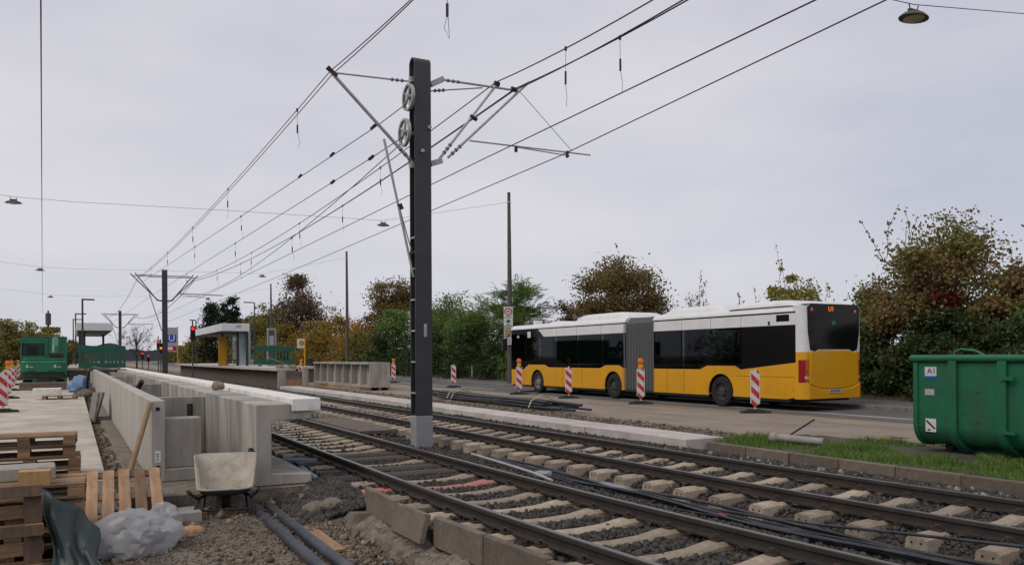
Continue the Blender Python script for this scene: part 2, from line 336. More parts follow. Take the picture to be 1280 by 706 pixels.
# ================================================================== SETTING
_ph = RNG.uniform(0, 6.28, 64); _di = RNG.uniform(0, 6.28, 64); _fr = RNG.uniform(.6, 1.7, 64)
def nz2(X, Y, f, o=0, k=10):
    s = 0
    for i in range(k): s = s + np.sin((X * math.cos(_di[i+o]) + Y * math.sin(_di[i+o])) * f * _fr[i+o] + _ph[i+o])
    return s / k
def crv(Y): return np.where(Y < 10, .006 * (10 - np.maximum(Y, 0)) ** 2 + np.where(Y < 0, -.12 * Y, 0), 0)
def crv1(y): return float(crv(np.array(float(y))))
def crv_ang(y): return math.atan2(crv1(y + .1) - crv1(y - .1), .2)
def sheet(name, xs, ys, zf, m, parent=None, xoff=None):
    X, Y = np.meshgrid(xs, ys); X = X + (xoff(Y) if xoff else 0)
    Z = zf(X, Y); nx, ny = len(xs), len(ys)
    V = np.stack([X, Y, Z], -1).reshape(-1, 3); i = np.arange(nx - 1)[None, :] + np.arange(ny - 1)[:, None] * nx; i = i.ravel()
    F = np.stack([i, i + 1, i + nx + 1, i + nx], -1)
    return link(name, np_mesh(name, V, F, m, True), parent)
def struct(o): o['kind'] = 'structure'; return o
def lin(a, b, s): return list(np.arange(a, b, s))

def ground_z(X, Y):
    z = -.44 + .05 * nz2(X, Y, 2.2) + .035 * nz2(X, Y, 6, 12) + .022 * nz2(X, Y, 17, 24) + .012 * nz2(X, Y, 34, 40)
    z = z + .12 * np.clip((Y - 8.5) / 2.5, 0, 1) * (X > -2)
    z = z + .12 * np.clip((X - 2.1) / .7, 0, 1) * np.clip((Y - 8.8) / 1.0, 0, 1)
    far = (np.abs(X) > 60) | (Y > 150) | (Y < -20)
    z = np.where((X > .45) & (Y > 11.0) & (X < 3.2), np.minimum(z, -.3), z)
    z = np.where((X < .5) & (Y > 12.1), -.5, z)
    z = np.where(X > 2.75, np.where((X < 3.15) & (Y > 9.0) & (Y < 11.2), -.27 + .02 * nz2(X, Y, 9, 3), -.55), z)
    return np.where(far, -.6, z)
gx = [-2500, -600, -150, -60, -25, -12, -8, -6] + lin(-5, 3.2, .06) + [3.3, 4, 6, 10, 14, 25, 50, 150, 600, 2500]
gy = [-600, -100, -30, -10, -3] + lin(0, 16, .08) + lin(16, 62, 1.5) + [70, 100, 150, 300, 700, 1500, 3500]
struct(sheet('ground', gx, gy, ground_z, M['dirt']))

# ---- trackbed and ballast
_bx = [2.6, 3.0, 3.08, 3.4, 5.15, 5.45, 6.1, 6.25, 6.62, 6.85, 8.6, 9.1, 10.3]; _bz = [-.62, -.56, -.235, -.197, -.197, -.215, -.235, -.33, -.32, -.2, -.197, -.21, -.215]
def sleeper_rows(seed):
    rg = random.Random(seed); y = 1.2; out = []
    while y < 62: out.append(y); y += .62 + rg.uniform(-.02, .02)
    return out
SLEEP = {4.265: sleeper_rows(1), 7.72: sleeper_rows(2)}
def off_sleepers(P, rad):
    k = np.ones(len(P), bool)
    for xc, ys in SLEEP.items():
        ys = np.array(ys); x0 = np.abs(P[:, 0] - crv(P[:, 1]) - xc); j = np.clip(np.searchsorted(ys, P[:, 1]), 1, len(ys) - 1)
        dy = np.minimum(np.abs(P[:, 1] - ys[j]), np.abs(P[:, 1] - ys[j - 1])); k &= ~((x0 < 1.16) & (dy < .118) & (RNG.uniform(0, 1, len(P)) < .985))
    return P[k], rad[k]
def bed_z(X, Y):
    x0 = X - crv(Y)
    z = np.interp(x0, _bx, _bz) + .015 * nz2(X, Y, 9, 30) + .01 * nz2(X, Y, 23, 5)
    return z
struct(sheet('trackbed', lin(2.72, 10.2, .12), lin(-6, 30, .15) + lin(30, 80, 1) + lin(80, 300, 8), bed_z, M['ballast_bed'], xoff=crv))
_cube = np.array([(x, y, z) for z in (-1, 1) for (x, y) in ((-1, -1), (1, -1), (1, 1), (-1, 1))], float)
_cf = np.array([(0,3,2,1),(4,5,6,7),(0,1,5,4),(1,2,6,5),(2,3,7,6),(3,0,4,7)])
def stones(P, rad):
    """angular stones: jittered, squashed, turned cubes"""
    n = len(P); V = _cube[None] * RNG.uniform(.45, 1.0, (n, 8, 3)) * RNG.uniform(.55, 1.15, (n, 1, 3)) * np.asarray(rad).reshape(n, 1, 1)
    q = RNG.normal(size=(n, 4)); q /= np.linalg.norm(q, axis=1)[:, None]; w, x, y, z = q.T
    Rm = np.stack([1-2*(y*y+z*z), 2*(x*y-z*w), 2*(x*z+y*w), 2*(x*y+z*w), 1-2*(x*x+z*z), 2*(y*z-x*w), 2*(x*z-y*w), 2*(y*z+x*w), 1-2*(x*x+y*y)], -1).reshape(n, 3, 3)
    V = np.einsum('nij,nkj->nki', Rm, V) + P[:, None, :]
    F = _cf[None] + (np.arange(n) * 8)[:, None, None]
    return V.reshape(-1, 3), F.reshape(-1, 4)
def stone_object(name, label, cat, P, rad, m, parent=None):
    V, F = stones(P, rad); o = link(name, np_mesh(name, V, F, m), parent); o['kind'] = 'stuff'
    if label: tag(o, label, cat)
    return o
def scatter(n, x0, x1, y0, y1, zf, r0, r1, lift=.4, curved=True):
    Y = RNG.uniform(y0, y1, n); X = RNG.uniform(x0, x1, n) + (crv(Y) if curved else 0)
    rad = RNG.uniform(r0, r1, n) * RNG.choice([.7, 1, 1.25], n); Z = zf(X, Y) + rad * lift
    return np.stack([X, Y, Z], -1), rad
A = [scatter(44000, 3.07, 10.0, 2.5, 14, bed_z, .016, .029), scatter(13000, 3.07, 10.0, 14, 32, bed_z, .02, .03), scatter(1800, 3.07, 10.0, 32, 60, bed_z, .025, .035)]
A = [off_sleepers(*a) for a in A]
A.append(scatter(3600, 2.25, 3.08, 9.3, 11.0, lambda X, Y: ground_z(np.minimum(X, 2.7), Y) + .12 * np.clip((X - 2.5) / .5, 0, 1), .016, .032)); A.append(scatter(900, 3.06, 3.4, 9.2, 16, bed_z, .016, .03, lift=.9))
stone_object('ballast', 'dark grey crushed stone ballast lying between the rails', 'ballast', np.concatenate([a[0] for a in A]), np.concatenate([a[1] for a in A]), M['ballast'])
A = [scatter(190, 8.9, 9.9, 3, 12, bed_z, .02, .045, lift=.5), scatter(160, 6.9, 8.3, 10, 16, bed_z, .02, .035, lift=1)]
stone_object('pale_stones', 'pale stones strewn beside the rail below the grass strip', 'stones', np.concatenate([a[0] for a in A]), np.concatenate([a[1] for a in A]), M['gravel_pale'])

# ---- tracks: rails, sleepers, clips
rail_prof = [(-.07, -.128), (.07, -.128), (.07, -.116), (.012, -.1), (.012, -.05), (.034, -.04), (.034, -.008), (.026, 0), (-.026, 0), (-.034, -.008), (-.034, -.04), (-.012, -.05), (-.012, -.1), (-.07, -.116)]
def rail_mesh(x):
    ys = lin(-6, 14, .8) + lin(14, 60, 4) + lin(60, 301, 24); mb = MB(); n = len(rail_prof)
    V = [(x + crv1(y) + p[0], y, p[1]) for y in ys for p in rail_prof]
    for i in range(len(ys) - 1):
        for j in range(n):
            mb.m.append(1 if j in (7,) else 0); mb.f.append((i*n+j, i*n+(j+1) % n, (i+1)*n+(j+1) % n, (i+1)*n+j))
    mb.v = V; return mb
def sleeper_mesh(m, timber=False):
    xs = [(-1.15, -.142), (-1.0, -.131), (-.55, -.131), (-.3, -.168), (0, -.178), (.3, -.168), (.55, -.131), (1.0, -.131), (1.15, -.142)]
    if timber: xs = [(-1.2, -.131), (1.2, -.131)]
    mb = MB(); V = []; wt, wb = (.082, .125) if not timber else (.13, .13)
    for x, z in xs: V += [(x, -wb, -.37), (x, -wt - .02, z - .03), (x, -wt + .015, z), (x, wt - .015, z), (x, wt + .02, z - .03), (x, wb, -.37)]
    k = len(xs); F = [(i*6+j, i*6+(j+1) % 6, (i+1)*6+(j+1) % 6, (i+1)*6+j) for i in range(k-1) for j in range(6)] + [tuple(range(6)), tuple((k-1)*6+j for j in range(5, -1, -1))]
    mb.add(V, F); mb.mi = 1
    if not timber:
        for sx in (-1, 1):
            for y in (-.045, .045): mb.lathe((sx * 1.149, y, -.2), (sx, 0, 0), [(.011, 0), (.011, .004)], 8)
    return mb.mesh('sleeper', [m, M['hole']], smooth=25)
clip = MB(); clip.box(-.04, .04, -.05, .05, -.131, -.112); clip.tube([(-.03, -.045, -.11), (0, -.02, -.075), (0, .02, -.075), (-.03, .045, -.11)], .011, 6); clip.tube([(.02, 0, -.12), (.02, 0, -.07)], .014, 6); clip.tube([(.03, -.045, -.11), (.0, -.02, -.085)], .01, 6)
clip_me = clip.mesh('rail_clip', M['rust'], smooth=40)
sl_me, slw_me, slp_me = sleeper_mesh(M['sleeper']), sleeper_mesh(M['sleeper_wood'], True), sleeper_mesh(M['pink'])
def track(xc, label, timber_at=(), pink_at=()):
    t = thing('railway_track', label, 'railway track', (xc, 0, 0), group='tracks of the line')
    for s in (-1, 1):
        o = rail_mesh(xc + s * .7175).build('rail', [M['rail'], M['rail_top']], t, smooth=40); o.matrix_parent_inverse = Matrix.Translation((-xc, 0, 0))
    for y in SLEEP[xc]:
        me = sl_me
        if any(abs(y - a) < .31 for a in timber_at): me = slw_me
        if any(abs(y - a) < .31 for a in pink_at): me = slp_me
        o = link('sleeper', me, t, (crv1(y) , y, 0), (0, 0, -crv_ang(y)))
        if me is slp_me: o['label'] = 'sleeper sprayed with pink marking paint'
        if me is slw_me: o['label'] = 'dark weathered timber sleeper'
        if y < 21:
            for sx in (-1, 1):
                for k in (-1, 1): link('rail_clip', clip_me, o, (sx * .7175 + k * .1, 0, 0), (0, 0, 0 if k > 0 else math.pi))
    return t
NEAR_C, FAR_C = 4.265, 7.72
track(NEAR_C, 'railway track running between the concrete platform walls and the tall mast, one sleeper sprayed pink', (10.9, 11.5, 13.3), (9.8,))
track(FAR_C, 'railway track running along the pale foundation strip and the grass')

# ---- left pavement slab, platform foundation, road side
def slab_box(name, m, x0, x1, y0, y1, z0, z1, bevel=0, parent=None): return MB().box(x0, x1, y0, y1, z0, z1).build(name, m, parent, bevel=bevel)
pv = struct(bpy.data.objects.new('pavement', None)); COL.objects.link(pv); pv.location = (0, 0, 0)
for i, (y0, y1) in enumerate([(12.2, 17), (17.012, 23), (23.012, 30), (30.012, 38), (38.012, 47), (47.012, 70), (70.012, 280)]):
    for j, (x0, x1) in enumerate([(-14, -2.4), (-2.388, .02 if i else -.0), (.03, .4)]):
        if j == 2: continue
        slab_box('concrete_slab', M['slab'], x0, x1 if j == 0 else .38, y0, y1, -.45, -.1, .006, pv)
struct(MB().box(-400, -14.1, -50, 300, -.62, -.3).build('verge', M['verge']))
lean = MB()
ys = lin(10.72, 62, .35)
for i in range(len(ys) - 1):
    x0 = .62 + random.uniform(-.05, .04); x1 = 2.84 + random.uniform(-.03, .05)
    lean.box(x0, x1, ys[i], ys[i + 1], -.55, -.153 - random.uniform(0, .004))
struct(lean.build('foundation', M['haunch']))

road = struct(MB().box(11.6, 21.0, 11.95, 300, -.6, -.13).box(13.5, 21.0, -60, 11.949, -.6, -.13).build('road', M['road']))
struct(MB().box(17.5, 20.99, -60, 300, -.129, -.125).build('bus_lane', M['asphalt']))
struct(MB().box(18.55, 18.7, -60, 33, -.1245, -.121).box(18.55, 18.7, 37, 200, -.1245, -.121).build('road_marking', M['paint']))
yl = MB()
for y in lin(-10, 120, 4.1): yl.box(17.28, 17.4, y, y + 4.0, -.1295, -.1265)
struct(yl.build('yellow_road_marking', M['paint_yellow']))
sw = struct(MB().box(21.16, 24.0, -60, 300, -.6, .0).build('sidewalk', M['asphalt']))
kb = MB().box(21.0, 21.15, -.49, .49, -.3, .01).mesh('kerb_stone', M['kerb'], bevel=.012)
for y in lin(6, 70, 1.0): link('kerb_stone', kb, sw, (random.uniform(-.006, .006), y, 0))
MB().box(21.0, 21.15, -60, 5.5, -.3, .01).box(21.0, 21.15, 69.6, 300, -.3, .01).build('kerb_run', M['kerb'], sw)
struct(sheet('verge', [24.0] + lin(24.3, 34, .5) + [40, 60, 120, 500], lin(-60, 0, 6) + lin(0, 90, .8) + lin(90, 320, 12), lambda X, Y: .0 + (.1 * nz2(X, Y, 1.6) + .12) * np.clip((X - 24) / .8, 0, 1), M['verge']))
# foundation strip of the far platform
strip = thing('foundation_strip', 'long pale concrete foundation strip between the far rail and the dirt edge of the road', 'concrete strip', (10.5, 30, -.35))
for y0, y1, x0, x1 in [(12.0, 15.4, 10.02, 10.95), (15.41, 19, 9.99, 10.92), (19.01, 23.2, 10.0, 10.95), (23.21, 26.4, 10.02, 10.98), (26.41, 30, 10.0, 10.95), (30.01, 34, 10.0, 11.0), (34.01, 38, 10.02, 11), (38.01, 42, 10, 11), (42.01, 46, 10.0, 11.0)]:
    MB().box(x0 - 10.5, x1 - 10.5, y0 - 30, y1 - 30, 0, .3 + random.uniform(0, .008)).build('slab', M['strip'], strip, bevel=.01)
def bank_z(X, Y): return -.1 + .05 * nz2(X, Y, 4, 3) + .04 * nz2(X, Y, 11, 20) - .1 * np.clip((11.15 - X) / .15, 0, 1) - .12 * np.clip((X - 12.1) / .3, 0, 1)
struct(sheet('earth_bank', lin(10.9, 12.5, .07), lin(11.9, 47, .12), bank_z, M['dirt']))
stone_object('rubble', 'crumbled earth and stones along the edge of the road', 'rubble', *scatter(3500, 11.0, 12.0, 11.8, 46, bank_z, .015, .045, curved=False), M['rubble'])
# grass strip behind its low edging
edge = thing('edging', 'low weathered concrete edging holding the grass strip beside the rail', 'edging', (10.55, 4, -.3))
for y in lin(-4, 11.9, 1.0): link('edging_stone', MB().box(-.06, .06, -.49, .49, -.1, .19).mesh('edging_stone', M['concrete_old'], bevel=.012) if y == -4 else bpy.data.meshes['edging_stone'], edge, (random.uniform(-.012, .012) + crv1(y + .5) * .5, y + .45 - 4, 0), (0, 0, -crv_ang(y) * .5 + random.uniform(-.01, .01)))
def grass_z(X, Y): return -.13 + .03 * nz2(X, Y, 2.5, 8)
struct(sheet('grass_bank', lin(10.55, 14.6, .15), lin(-6, 12.3, .2), grass_z, M['verge']))
def blades(n, x0, x1, y0, y1, h0, h1, zf, keep=None):
    X = RNG.uniform(x0, x1, n); Y = RNG.uniform(y0, y1, n)
    if keep is not None: k = keep(X, Y); X, Y = X[k], Y[k]; n = len(X)
    Z = zf(X, Y); a = RNG.uniform(0, 6.28, n); h = RNG.uniform(h0, h1, n) * (1 + 1.6 * nz2(X, Y, 3, 40) + .8 * nz2(X, Y, 9, 11)); w = RNG.uniform(.004, .008, n); l = RNG.normal(0, .45, (n, 2)) * h[:, None]
    b = np.stack([X, Y, Z - .01], -1); s = np.stack([np.cos(a) * w, np.sin(a) * w, 0 * a], -1)
    mid = b + np.stack([l[:, 0] * .4, l[:, 1] * .4, h * .6], -1); tip = b + np.stack([l[:, 0], l[:, 1], h], -1)
    V = np.stack([b - s, b + s, mid + s * .8, mid - s * .8, tip], 1).reshape(-1, 3); i = np.arange(n)[:, None] * 5
    F = np.concatenate([i + np.array([0, 1, 2]), i + np.array([0, 2, 3]), i + np.array([3, 2, 4])]); return V, F
def gkeep(X, Y): return (nz2(X, Y, 1.6, 15) + .5 * nz2(X, Y, 6, 33) > -.2) & ((X < 12.5 + .25 * nz2(X, Y * 0, 3)) | (Y < 10.6)) & (X < 13.7 + .3 * nz2(Y, X, 2.5, 3)) & ~((X > 13.1) & (X < 14.2) & (Y < 9.2))
V, F = blades(50000, 10.62, 14.0, 1.5, 12.1, .035, .1, grass_z, gkeep)
tag(link('grass', np_mesh('grass', V, F, M['grass'])), 'short green grass strip between the edging and the green container', 'grass', kind='stuff')
V, F = blades(9000, 23.8, 26, 8, 70, .12, .4, lambda X, Y: X * 0 + .02)
tag(link('roadside_weeds', np_mesh('roadside_weeds', V, F, leaf_mat('dry weeds', [(.05, .055, .02), (.1, .085, .03), (.14, .11, .05)]))), 'dry weeds along the foot of the hedge', 'weeds', kind='stuff')
# foreground rubble
A = [scatter(9500, .3, 2.75, 5.2, 11.0, ground_z, .004, .013, curved=False), scatter(650, .3, 2.75, 5.2, 11.0, ground_z, .012, .024, curved=False), scatter(150, .3, 2.75, 5.5, 11.5, ground_z, .025, .05, curved=False), scatter(2600, -3, .6, 5, 12, ground_z, .01, .03, curved=False),
     scatter(1400, .38, .68, 12, 30, lambda X, Y: X * 0 - .3, .02, .05, curved=False), scatter(1500, 2.0, 2.72, 5.2, 9.2, ground_z, .01, .025, curved=False)]
stone_object('rubble', 'loose stones and broken bits on the dug-up earth around the wheelbarrow', 'rubble', np.concatenate([a[0] for a in A]), np.concatenate([a[1] for a in A]), M['rubble'])
A = [scatter(420, .3, 2.7, 5.2, 11.0, ground_z, .006, .02, curved=False), scatter(60, 2.5, 2.9, 5, 9.4, lambda X, Y: X * 0 - .42 + .25 * (X - 2.5), .008, .02, curved=False)]
stone_object('pale_stones', 'pale chips of stone scattered over the dark earth by the pipes', 'stones', np.concatenate([a[0] for a in A]), np.concatenate([a[1] for a in A]), M['gravel_pale'])
# distant wooded hills
hm = MB()
for (a0, a1, dist, h, n) in [(-14, 10, 1500, 34, 60), (-4, 8, 900, 15, 30)]:
    V = []; F = []
    for i in range(n + 1):
        a = R(a0 + (a1 - a0) * i / n); hh = h * (.55 + .25 * math.sin(i * .37) + .12 * math.sin(i * 1.1 + 1) + .04 * random.random()) * math.sin(math.pi * i / n) ** .4
        x, y = dist * math.sin(a), dist * math.cos(a); V += [(x, y, -2), (x, y, hh + .1), (x * 1.3, y * 1.3, -2)]
    for i in range(n): F += [(3*i, 3*i+3, 3*i+4, 3*i+1), (3*i+1, 3*i+4, 3*i+5, 3*i+2)]
    hm.add(V, F)
struct(hm.build('hills', M['hill'], smooth=60))

# ================================================================== PLATFORM WALLS UNDER CONSTRUCTION
WB = -.15
pw = thing('platform_wall', 'precast concrete platform edge wall with overhanging top and long white coping', 'platform wall', (2.06, 10.9, WB))
ce = MB(); L_ = .995                                             # C-shaped element: wall, top flange and foot both reaching towards the track
ce.prism([(0, 0), (.72, 0), (.72, .12), (.2, .15), (.2, .83), (.72, .85), (.72, .95), (.452, .95), (.452, 1.05), (0, 1.05)], 0, L_)
ce_me = ce.mesh('wall_element', M['concrete'], bevel=.008)
for i in range(49): link('wall_element', ce_me, pw, (random.uniform(-.006, .006), i * 1.0, random.uniform(-.003, .003)))
cp = MB(); cp.box(.455, .83, 0, 2.49, .953, 1.12); cp_me = cp.mesh('coping_stone', M['concrete_white'], bevel=.008)
for i in range(20): link('coping_stone', cp_me, pw, (random.uniform(-.004, .004), -.03 + i * 2.5, .0))
wl = thing('retaining_wall', 'smooth precast concrete retaining wall beside the pavement, holes in its end face', 'retaining wall', (.9, 11.95, WB))
we = MB(); we.prism([(0, 0), (.175, 0), (.175, 1.09), (0, 1.09)], 0, 1.99); we_me = we.mesh('wall_element', M['concrete_smooth'], bevel=.01)
for i in range(24): link('wall_element', we_me, wl, (random.uniform(-.004, .004), i * 2.0, random.uniform(-.004, .004)))
for z in (.98, .2):
    MB().lathe((.0875, -.004, z), (0, 1, 0), [(.028, 0), (.028, .02)], 16).build('anchor_hole', M['hole'], wl)
MB().box(.05, .12, -.003, .02, .27, .42).build('data_sticker', M['lettering'], wl)
sk = MB()
for z in (.3, .34, .37): sk.box(.06, .1, -.005, -.002, z, z + .012)
sk.build('sticker_print', M['dark_letter'], wl)
ft = MB().box(.176, .9, 0, 1.2, 0, .17).build('wall_foot', M['concrete'], wl, bevel=.01)
# cross walls and blocks between both walls
for (y, zt, x0, x1, t) in [(12.05, .82 - .15, 1.08, 1.55, .35)]:
    tag(MB().box(0, x1 - x0, 0, t, 0, zt).build('concrete_block', M['concrete'], bevel=.01, loc=(x0, y, WB + .172)), 'low concrete block with a small hook standing against the end of the retaining wall', 'concrete block')
for k, y in enumerate((15.5, 24, 36)):
    tag(MB().box(0, .97, 0, .16, 0, .98).build('cross_wall', M['concrete'], bevel=.01, loc=(1.083, y, WB)), 'thin concrete cross wall between the retaining wall and the platform edge wall', 'cross wall', 'cross walls between the two platform walls')
st = MB(); st.tube([(1.78, 15.3, .3), (1.78, 15.3, .72)], .05, 12); tag(st.build('drain_pipe', M['black'], smooth=40), 'short black pipe stub standing by the cross wall', 'pipe')
st = MB(); st.tube([(1.3, 21.5, .7), (1.42, 21.3, .98)], .06, 12); tag(st.build('drain_pipe', M['black'], smooth=40), 'black pipe end leaning out between the walls', 'pipe')
def rock(loc, size, m, label, cat='stone', seed=0):
    rg = np.random.default_rng(seed); bm = bmesh.new(); bmesh.ops.create_icosphere(bm, subdivisions=2, radius=1)
    for v in bm.verts:
        d = 1 + .16 * math.sin(v.co.x * 3 + seed) * math.cos(v.co.y * 2.7 + seed * 2) + rg.uniform(-.09, .09); v.co = Vector((v.co.x * size[0], v.co.y * size[1], max(v.co.z * size[2], -size[2] * .7))) * d
    me = bpy.data.meshes.new('stone'); bm.to_mesh(me); bm.free(); me.materials.append(m); o = link('stone', me, None, loc); tag(o, label, cat); return o
p = onZ(285, 491, .93); rock((2.33, 15.8, .995), (.12, .1, .1), M['rubble'], 'lone rough stone lying on the platform edge wall', seed=3)
# kerb slabs leaning along the near rail and their footing
ks = MB().box(-.035, .035, -.49, .49, 0, .3).mesh('kerb_slab', M['concrete_old'], bevel=.012)
lab = ['upright weathered kerb slab at the end of the row beside the pile of lean concrete', 'dark kerb slab tilted forward out of its row beside the rail', 'upright kerb slab next to the tilted dark slab', 'upright kerb slab standing in the row along the near rail', 'upright kerb slab standing in the row along the near rail', 'upright kerb slab standing in the row along the near rail', 'upright kerb slab standing in the row along the near rail']
for i in range(7):
    y = 8.85 - i * 1.0; o = link('kerb_slab', ks, None, (3.03 + crv1(y) - (.1 if i == 1 else 0), y + (.0 if i != 1 else .0), -.315), (R(-3) if i == 1 else R(random.uniform(-1.5, 1.5)), R(14) if i == 1 else R(random.uniform(-2, 3)), -crv_ang(y) + (R(-6) if i == 1 else 0)))
    tag(o, lab[i], 'kerb slab', 'kerb slabs along the near rail')
hz = []
ys = lin(2.0, 9.6, .06)
prof = [(-.46, -.3), (-.43, -.16), (-.4, -.06), (-.35, .02), (-.3, .07), (-.24, .1), (-.17, .125), (-.1, .135), (.0, .14)]
V = []; F = []; k = len(prof)
for i, y in enumerate(ys):
    e = min(1, (9.6 - y) / .5)
    for j, (x, z) in enumerate(prof):
        n1 = .1 * float(nz2(np.array(y * 1.0), np.array(j * .25), 5, 7)) + .08 * float(nz2(np.array(y), np.array(j * .3), 14, 2)) + random.uniform(-.035, .035)
        V.append((3.09 + crv1(y) + x * (1 + .5 * n1 * 4) * (.6 + .4 * e), y + random.uniform(-.015, .015), -.46 + z * e + n1 * .7 - .03 * (1 - e) + random.uniform(-.015, .015)))
for i in range(len(ys) - 1):
    for j in range(k - 1): F.append((i*k+j, i*k+j+1, (i+1)*k+j+1, (i+1)*k+j))
hm = MB(); hm.add(V, F); tag(hm.build('kerb_footing', M['haunch'], smooth=18), 'lumpy lean concrete footing under the row of kerb slabs', 'footing')
rock((2.55, 9.75, -.3), (.22, .17, .1), M['haunch'], 'big lump of lean concrete beside the blue pipes', 'concrete lump', seed=5)
rock((2.66, 9.55, -.22), (.13, .15, .08), M['haunch'], 'broken chunk of lean concrete on top of a bigger lump', 'concrete lump', seed=8)
# pavers / tiles left of the wall
for k, (y, a, l) in enumerate([(25.2, 9, 'pale paving slab leaning against the retaining wall by the pavement'), (26.1, 15, 'bluish paving slab leaning behind the pale one by the pavement')]):
    o = MB().box(-.03, .03, -.4, .4, 0, .8).build('paving_slab', M['kerb'], bevel=.01, loc=(.42 + .06 * k, y, -.2)); o.rotation_euler = (0, R(a), R(8)); tag(o, l, 'paving slab')
for k in range(6): rock((.52 + random.uniform(-.05, .1), 15 + k * 2.6, -.27), (.16, .13, .09), M['concrete_old'], 'broken concrete lump in the ditch between pavement and retaining wall', 'concrete lump', seed=20 + k)['group'] = 'lumps in the ditch'

# ================================================================== MASTS AND OVERHEAD LINE
MY = 15.0; MX = onY(527, 500, MY).x; Q = lambda px, py: onY(px, py, MY)
def insulator(mb, a, b, r=.032):
    a, b = Vector(a), Vector(b); d = b - a; n = 3; ln = d.length; pr = [(r * .45, 0)]
    for i in range(n): t = ln * (i + .5) / n; pr += [(r * .45, t - ln * .1), (r, t - ln * .05), (r, t + ln * .05), (r * .45, t + ln * .1)]
    pr += [(r * .45, ln)]; mb.lathe(a, d, pr, 12)
def make_mast(loc, label, H, wheels, arms=True):
    t = thing('catenary_mast', label, 'mast', loc, group='masts of the overhead line'); w, dp, th = .17, .14, .028
    top = H - dp
    out = [(-dp, 0)] + [(-dp, top)] + [(dp * math.cos(math.pi - q), top + dp * math.sin(q)) for q in [math.pi * i / 14 for i in range(1, 14)]] + [(dp, top), (dp, 0)]
    di = dp - th; inn = [(di, 0), (di, top)] + [(di * math.cos(q), top + di * math.sin(q)) for q in [math.pi * i / 14 for i in range(1, 14)]] + [(-di, top), (-di, 0)]
    z0 = .72
    n = len(out); V = []; F = []                          # bent strap: front flange, arch, rear flange
    for s in (-w, w):
        for (y, z) in out: V.append((s, y, max(z, z0)))
        for (y, z) in inn[::-1]: V.append((s, y, max(z, z0)))
    for i in range(n - 1):
        F += [(i, i+1, 2*n+i+1, 2*n+i), (n+i, 3*n+i, 3*n+i+1, n+i+1), (i, n+i, n+i+1, i+1), (2*n+i, 2*n+i+1, 3*n+i+1, 3*n+i)]
    F += [(0, 2*n, 3*n, n), (n-1, 2*n-1, 4*n-1, 3*n-1)]
    mb = MB(); mb.add(V, F); mb.build('post', M['steel_dark'], t, smooth=30)
    MB().box(-.012, .012, -di + .002, di - .002, z0 + .01, top - .25).build('web_plate', M['steel_black'], t)
    MB().box(-.178, .178, -.148, .148, -.3, z0 + .002).build('base_socket', M['galv_paint'], t, bevel=.01)
    if wheels:
        for z in [1.15, 1.75, 2.35, 2.95, 3.55, 4.15]: MB().box(-w - .004, -w + .03, -di + .004, di - .004, z, z + .03).build('batten_plate', M['galv'], t)
        MB().box(.0, .06, -dp - .006, -dp - .001, 2.25, 2.5).build('number_plate', M['grey_plate'], t)
    return t
H1 = Q(525, 74).z + .35
mast1 = make_mast((MX, MY, -.35), 'tall dark catenary mast with round top and spoked tension wheels between the tracks', H1, True)
def part(t, name, m, smooth=40):
    class K(MB):
        def done(s): return s.build(name, m, t, smooth=smooth, loc=(-t.location.x, -t.location.y, -t.location.z))
    return K()
def arm(t, name, a, b, r, m='galv'): k = part(t, name, M[m]); k.tube([a, b], r, 10); return k.done()
def Qm(px, py): return Q(px, py)
def ins_part(t, a, b, f0, f1, r=.035):
    a, b = Vector(a), Vector(b); k = part(t, 'insulator', M['insul']); insulator(k, a.lerp(b, f0), a.lerp(b, f1), r); k.done()
def bracket(t, a, b, s=.05):
    k = part(t, 'bracket', M['galv'], None); d = (Vector(b) - Vector(a)); c = (Vector(a) + Vector(b)) / 2
    k.cbox(c, (d.length, .1, s * 2), Matrix.Rotation(-math.atan2(d.z, d.x), 4, 'Y')); return k.done()
# left cantilever (over the near track)
a, b = Q(511, 102), Q(416, 91); arm(mast1, 'tie_rod', a, b, .016); ins_part(mast1, a, b, .06, .26)
a, b = Q(519, 207), Q(410, 86); arm(mast1, 'cantilever_tube', a, b, .032); ins_part(mast1, a, b, .04, .2, .04)
arm(mast1, 'cantilever_clamp', Q(409, 84), Q(421, 96), .045, 'wire')
for z_ in (100, 207): bracket(mast1, Q(512, z_), Q(521, z_))
# hanging registration tube
a, b = Q(480, 174), Q(517, 346); arm(mast1, 'hanging_tube', a, b, .024); arm(mast1, 'hanging_rod', Q(500, 262), Q(514, 312), .012)
arm(mast1, 'tube_clamp', Q(499, 255), Q(502, 262), .05, 'rust'); arm(mast1, 'tube_clamp', Q(513, 318), Q(519, 316), .05, 'rust')
# right cantilever (over the far track)
bracket(mast1, Q(538, 106), Q(554, 99), .05); bracket(mast1, Q(538, 205), Q(552, 201), .05)
a, b = Q(554, 100), Q(649, 114); arm(mast1, 'tie_rod', a, b, .022); ins_part(mast1, a, b, .03, .22)
a, b = Q(538, 114), Q(603, 110); arm(mast1, 'tie_rod', a, b, .014); ins_part(mast1, a, b, .05, .28)
a, b = Q(549, 199), Q(623, 103); arm(mast1, 'cantilever_tube', a, b, .026); ins_part(mast1, a, b, .06, .2, .04)
a, b = Q(560, 197), Q(661, 103); arm(mast1, 'cantilever_tube', a, b, .026); ins_part(mast1, a, b, .03, .16, .04)
arm(mast1, 'cantilever_tube', Q(556, 190), Q(590, 147), .014); arm(mast1, 'cantilever_clamp', Q(588, 145), Q(596, 150), .04, 'wire')
a, b = Q(587, 176), Q(738, 194); arm(mast1, 'steady_arm', a, b, .016); arm(mast1, 'steady_arm', Q(645, 184), Q(712, 195), .012); arm(mast1, 'arm_clamp', Q(645, 183), Q(645, 190), .035, 'rust'); arm(mast1, 'arm_clamp', Q(709, 189), Q(709, 197), .035, 'rust')
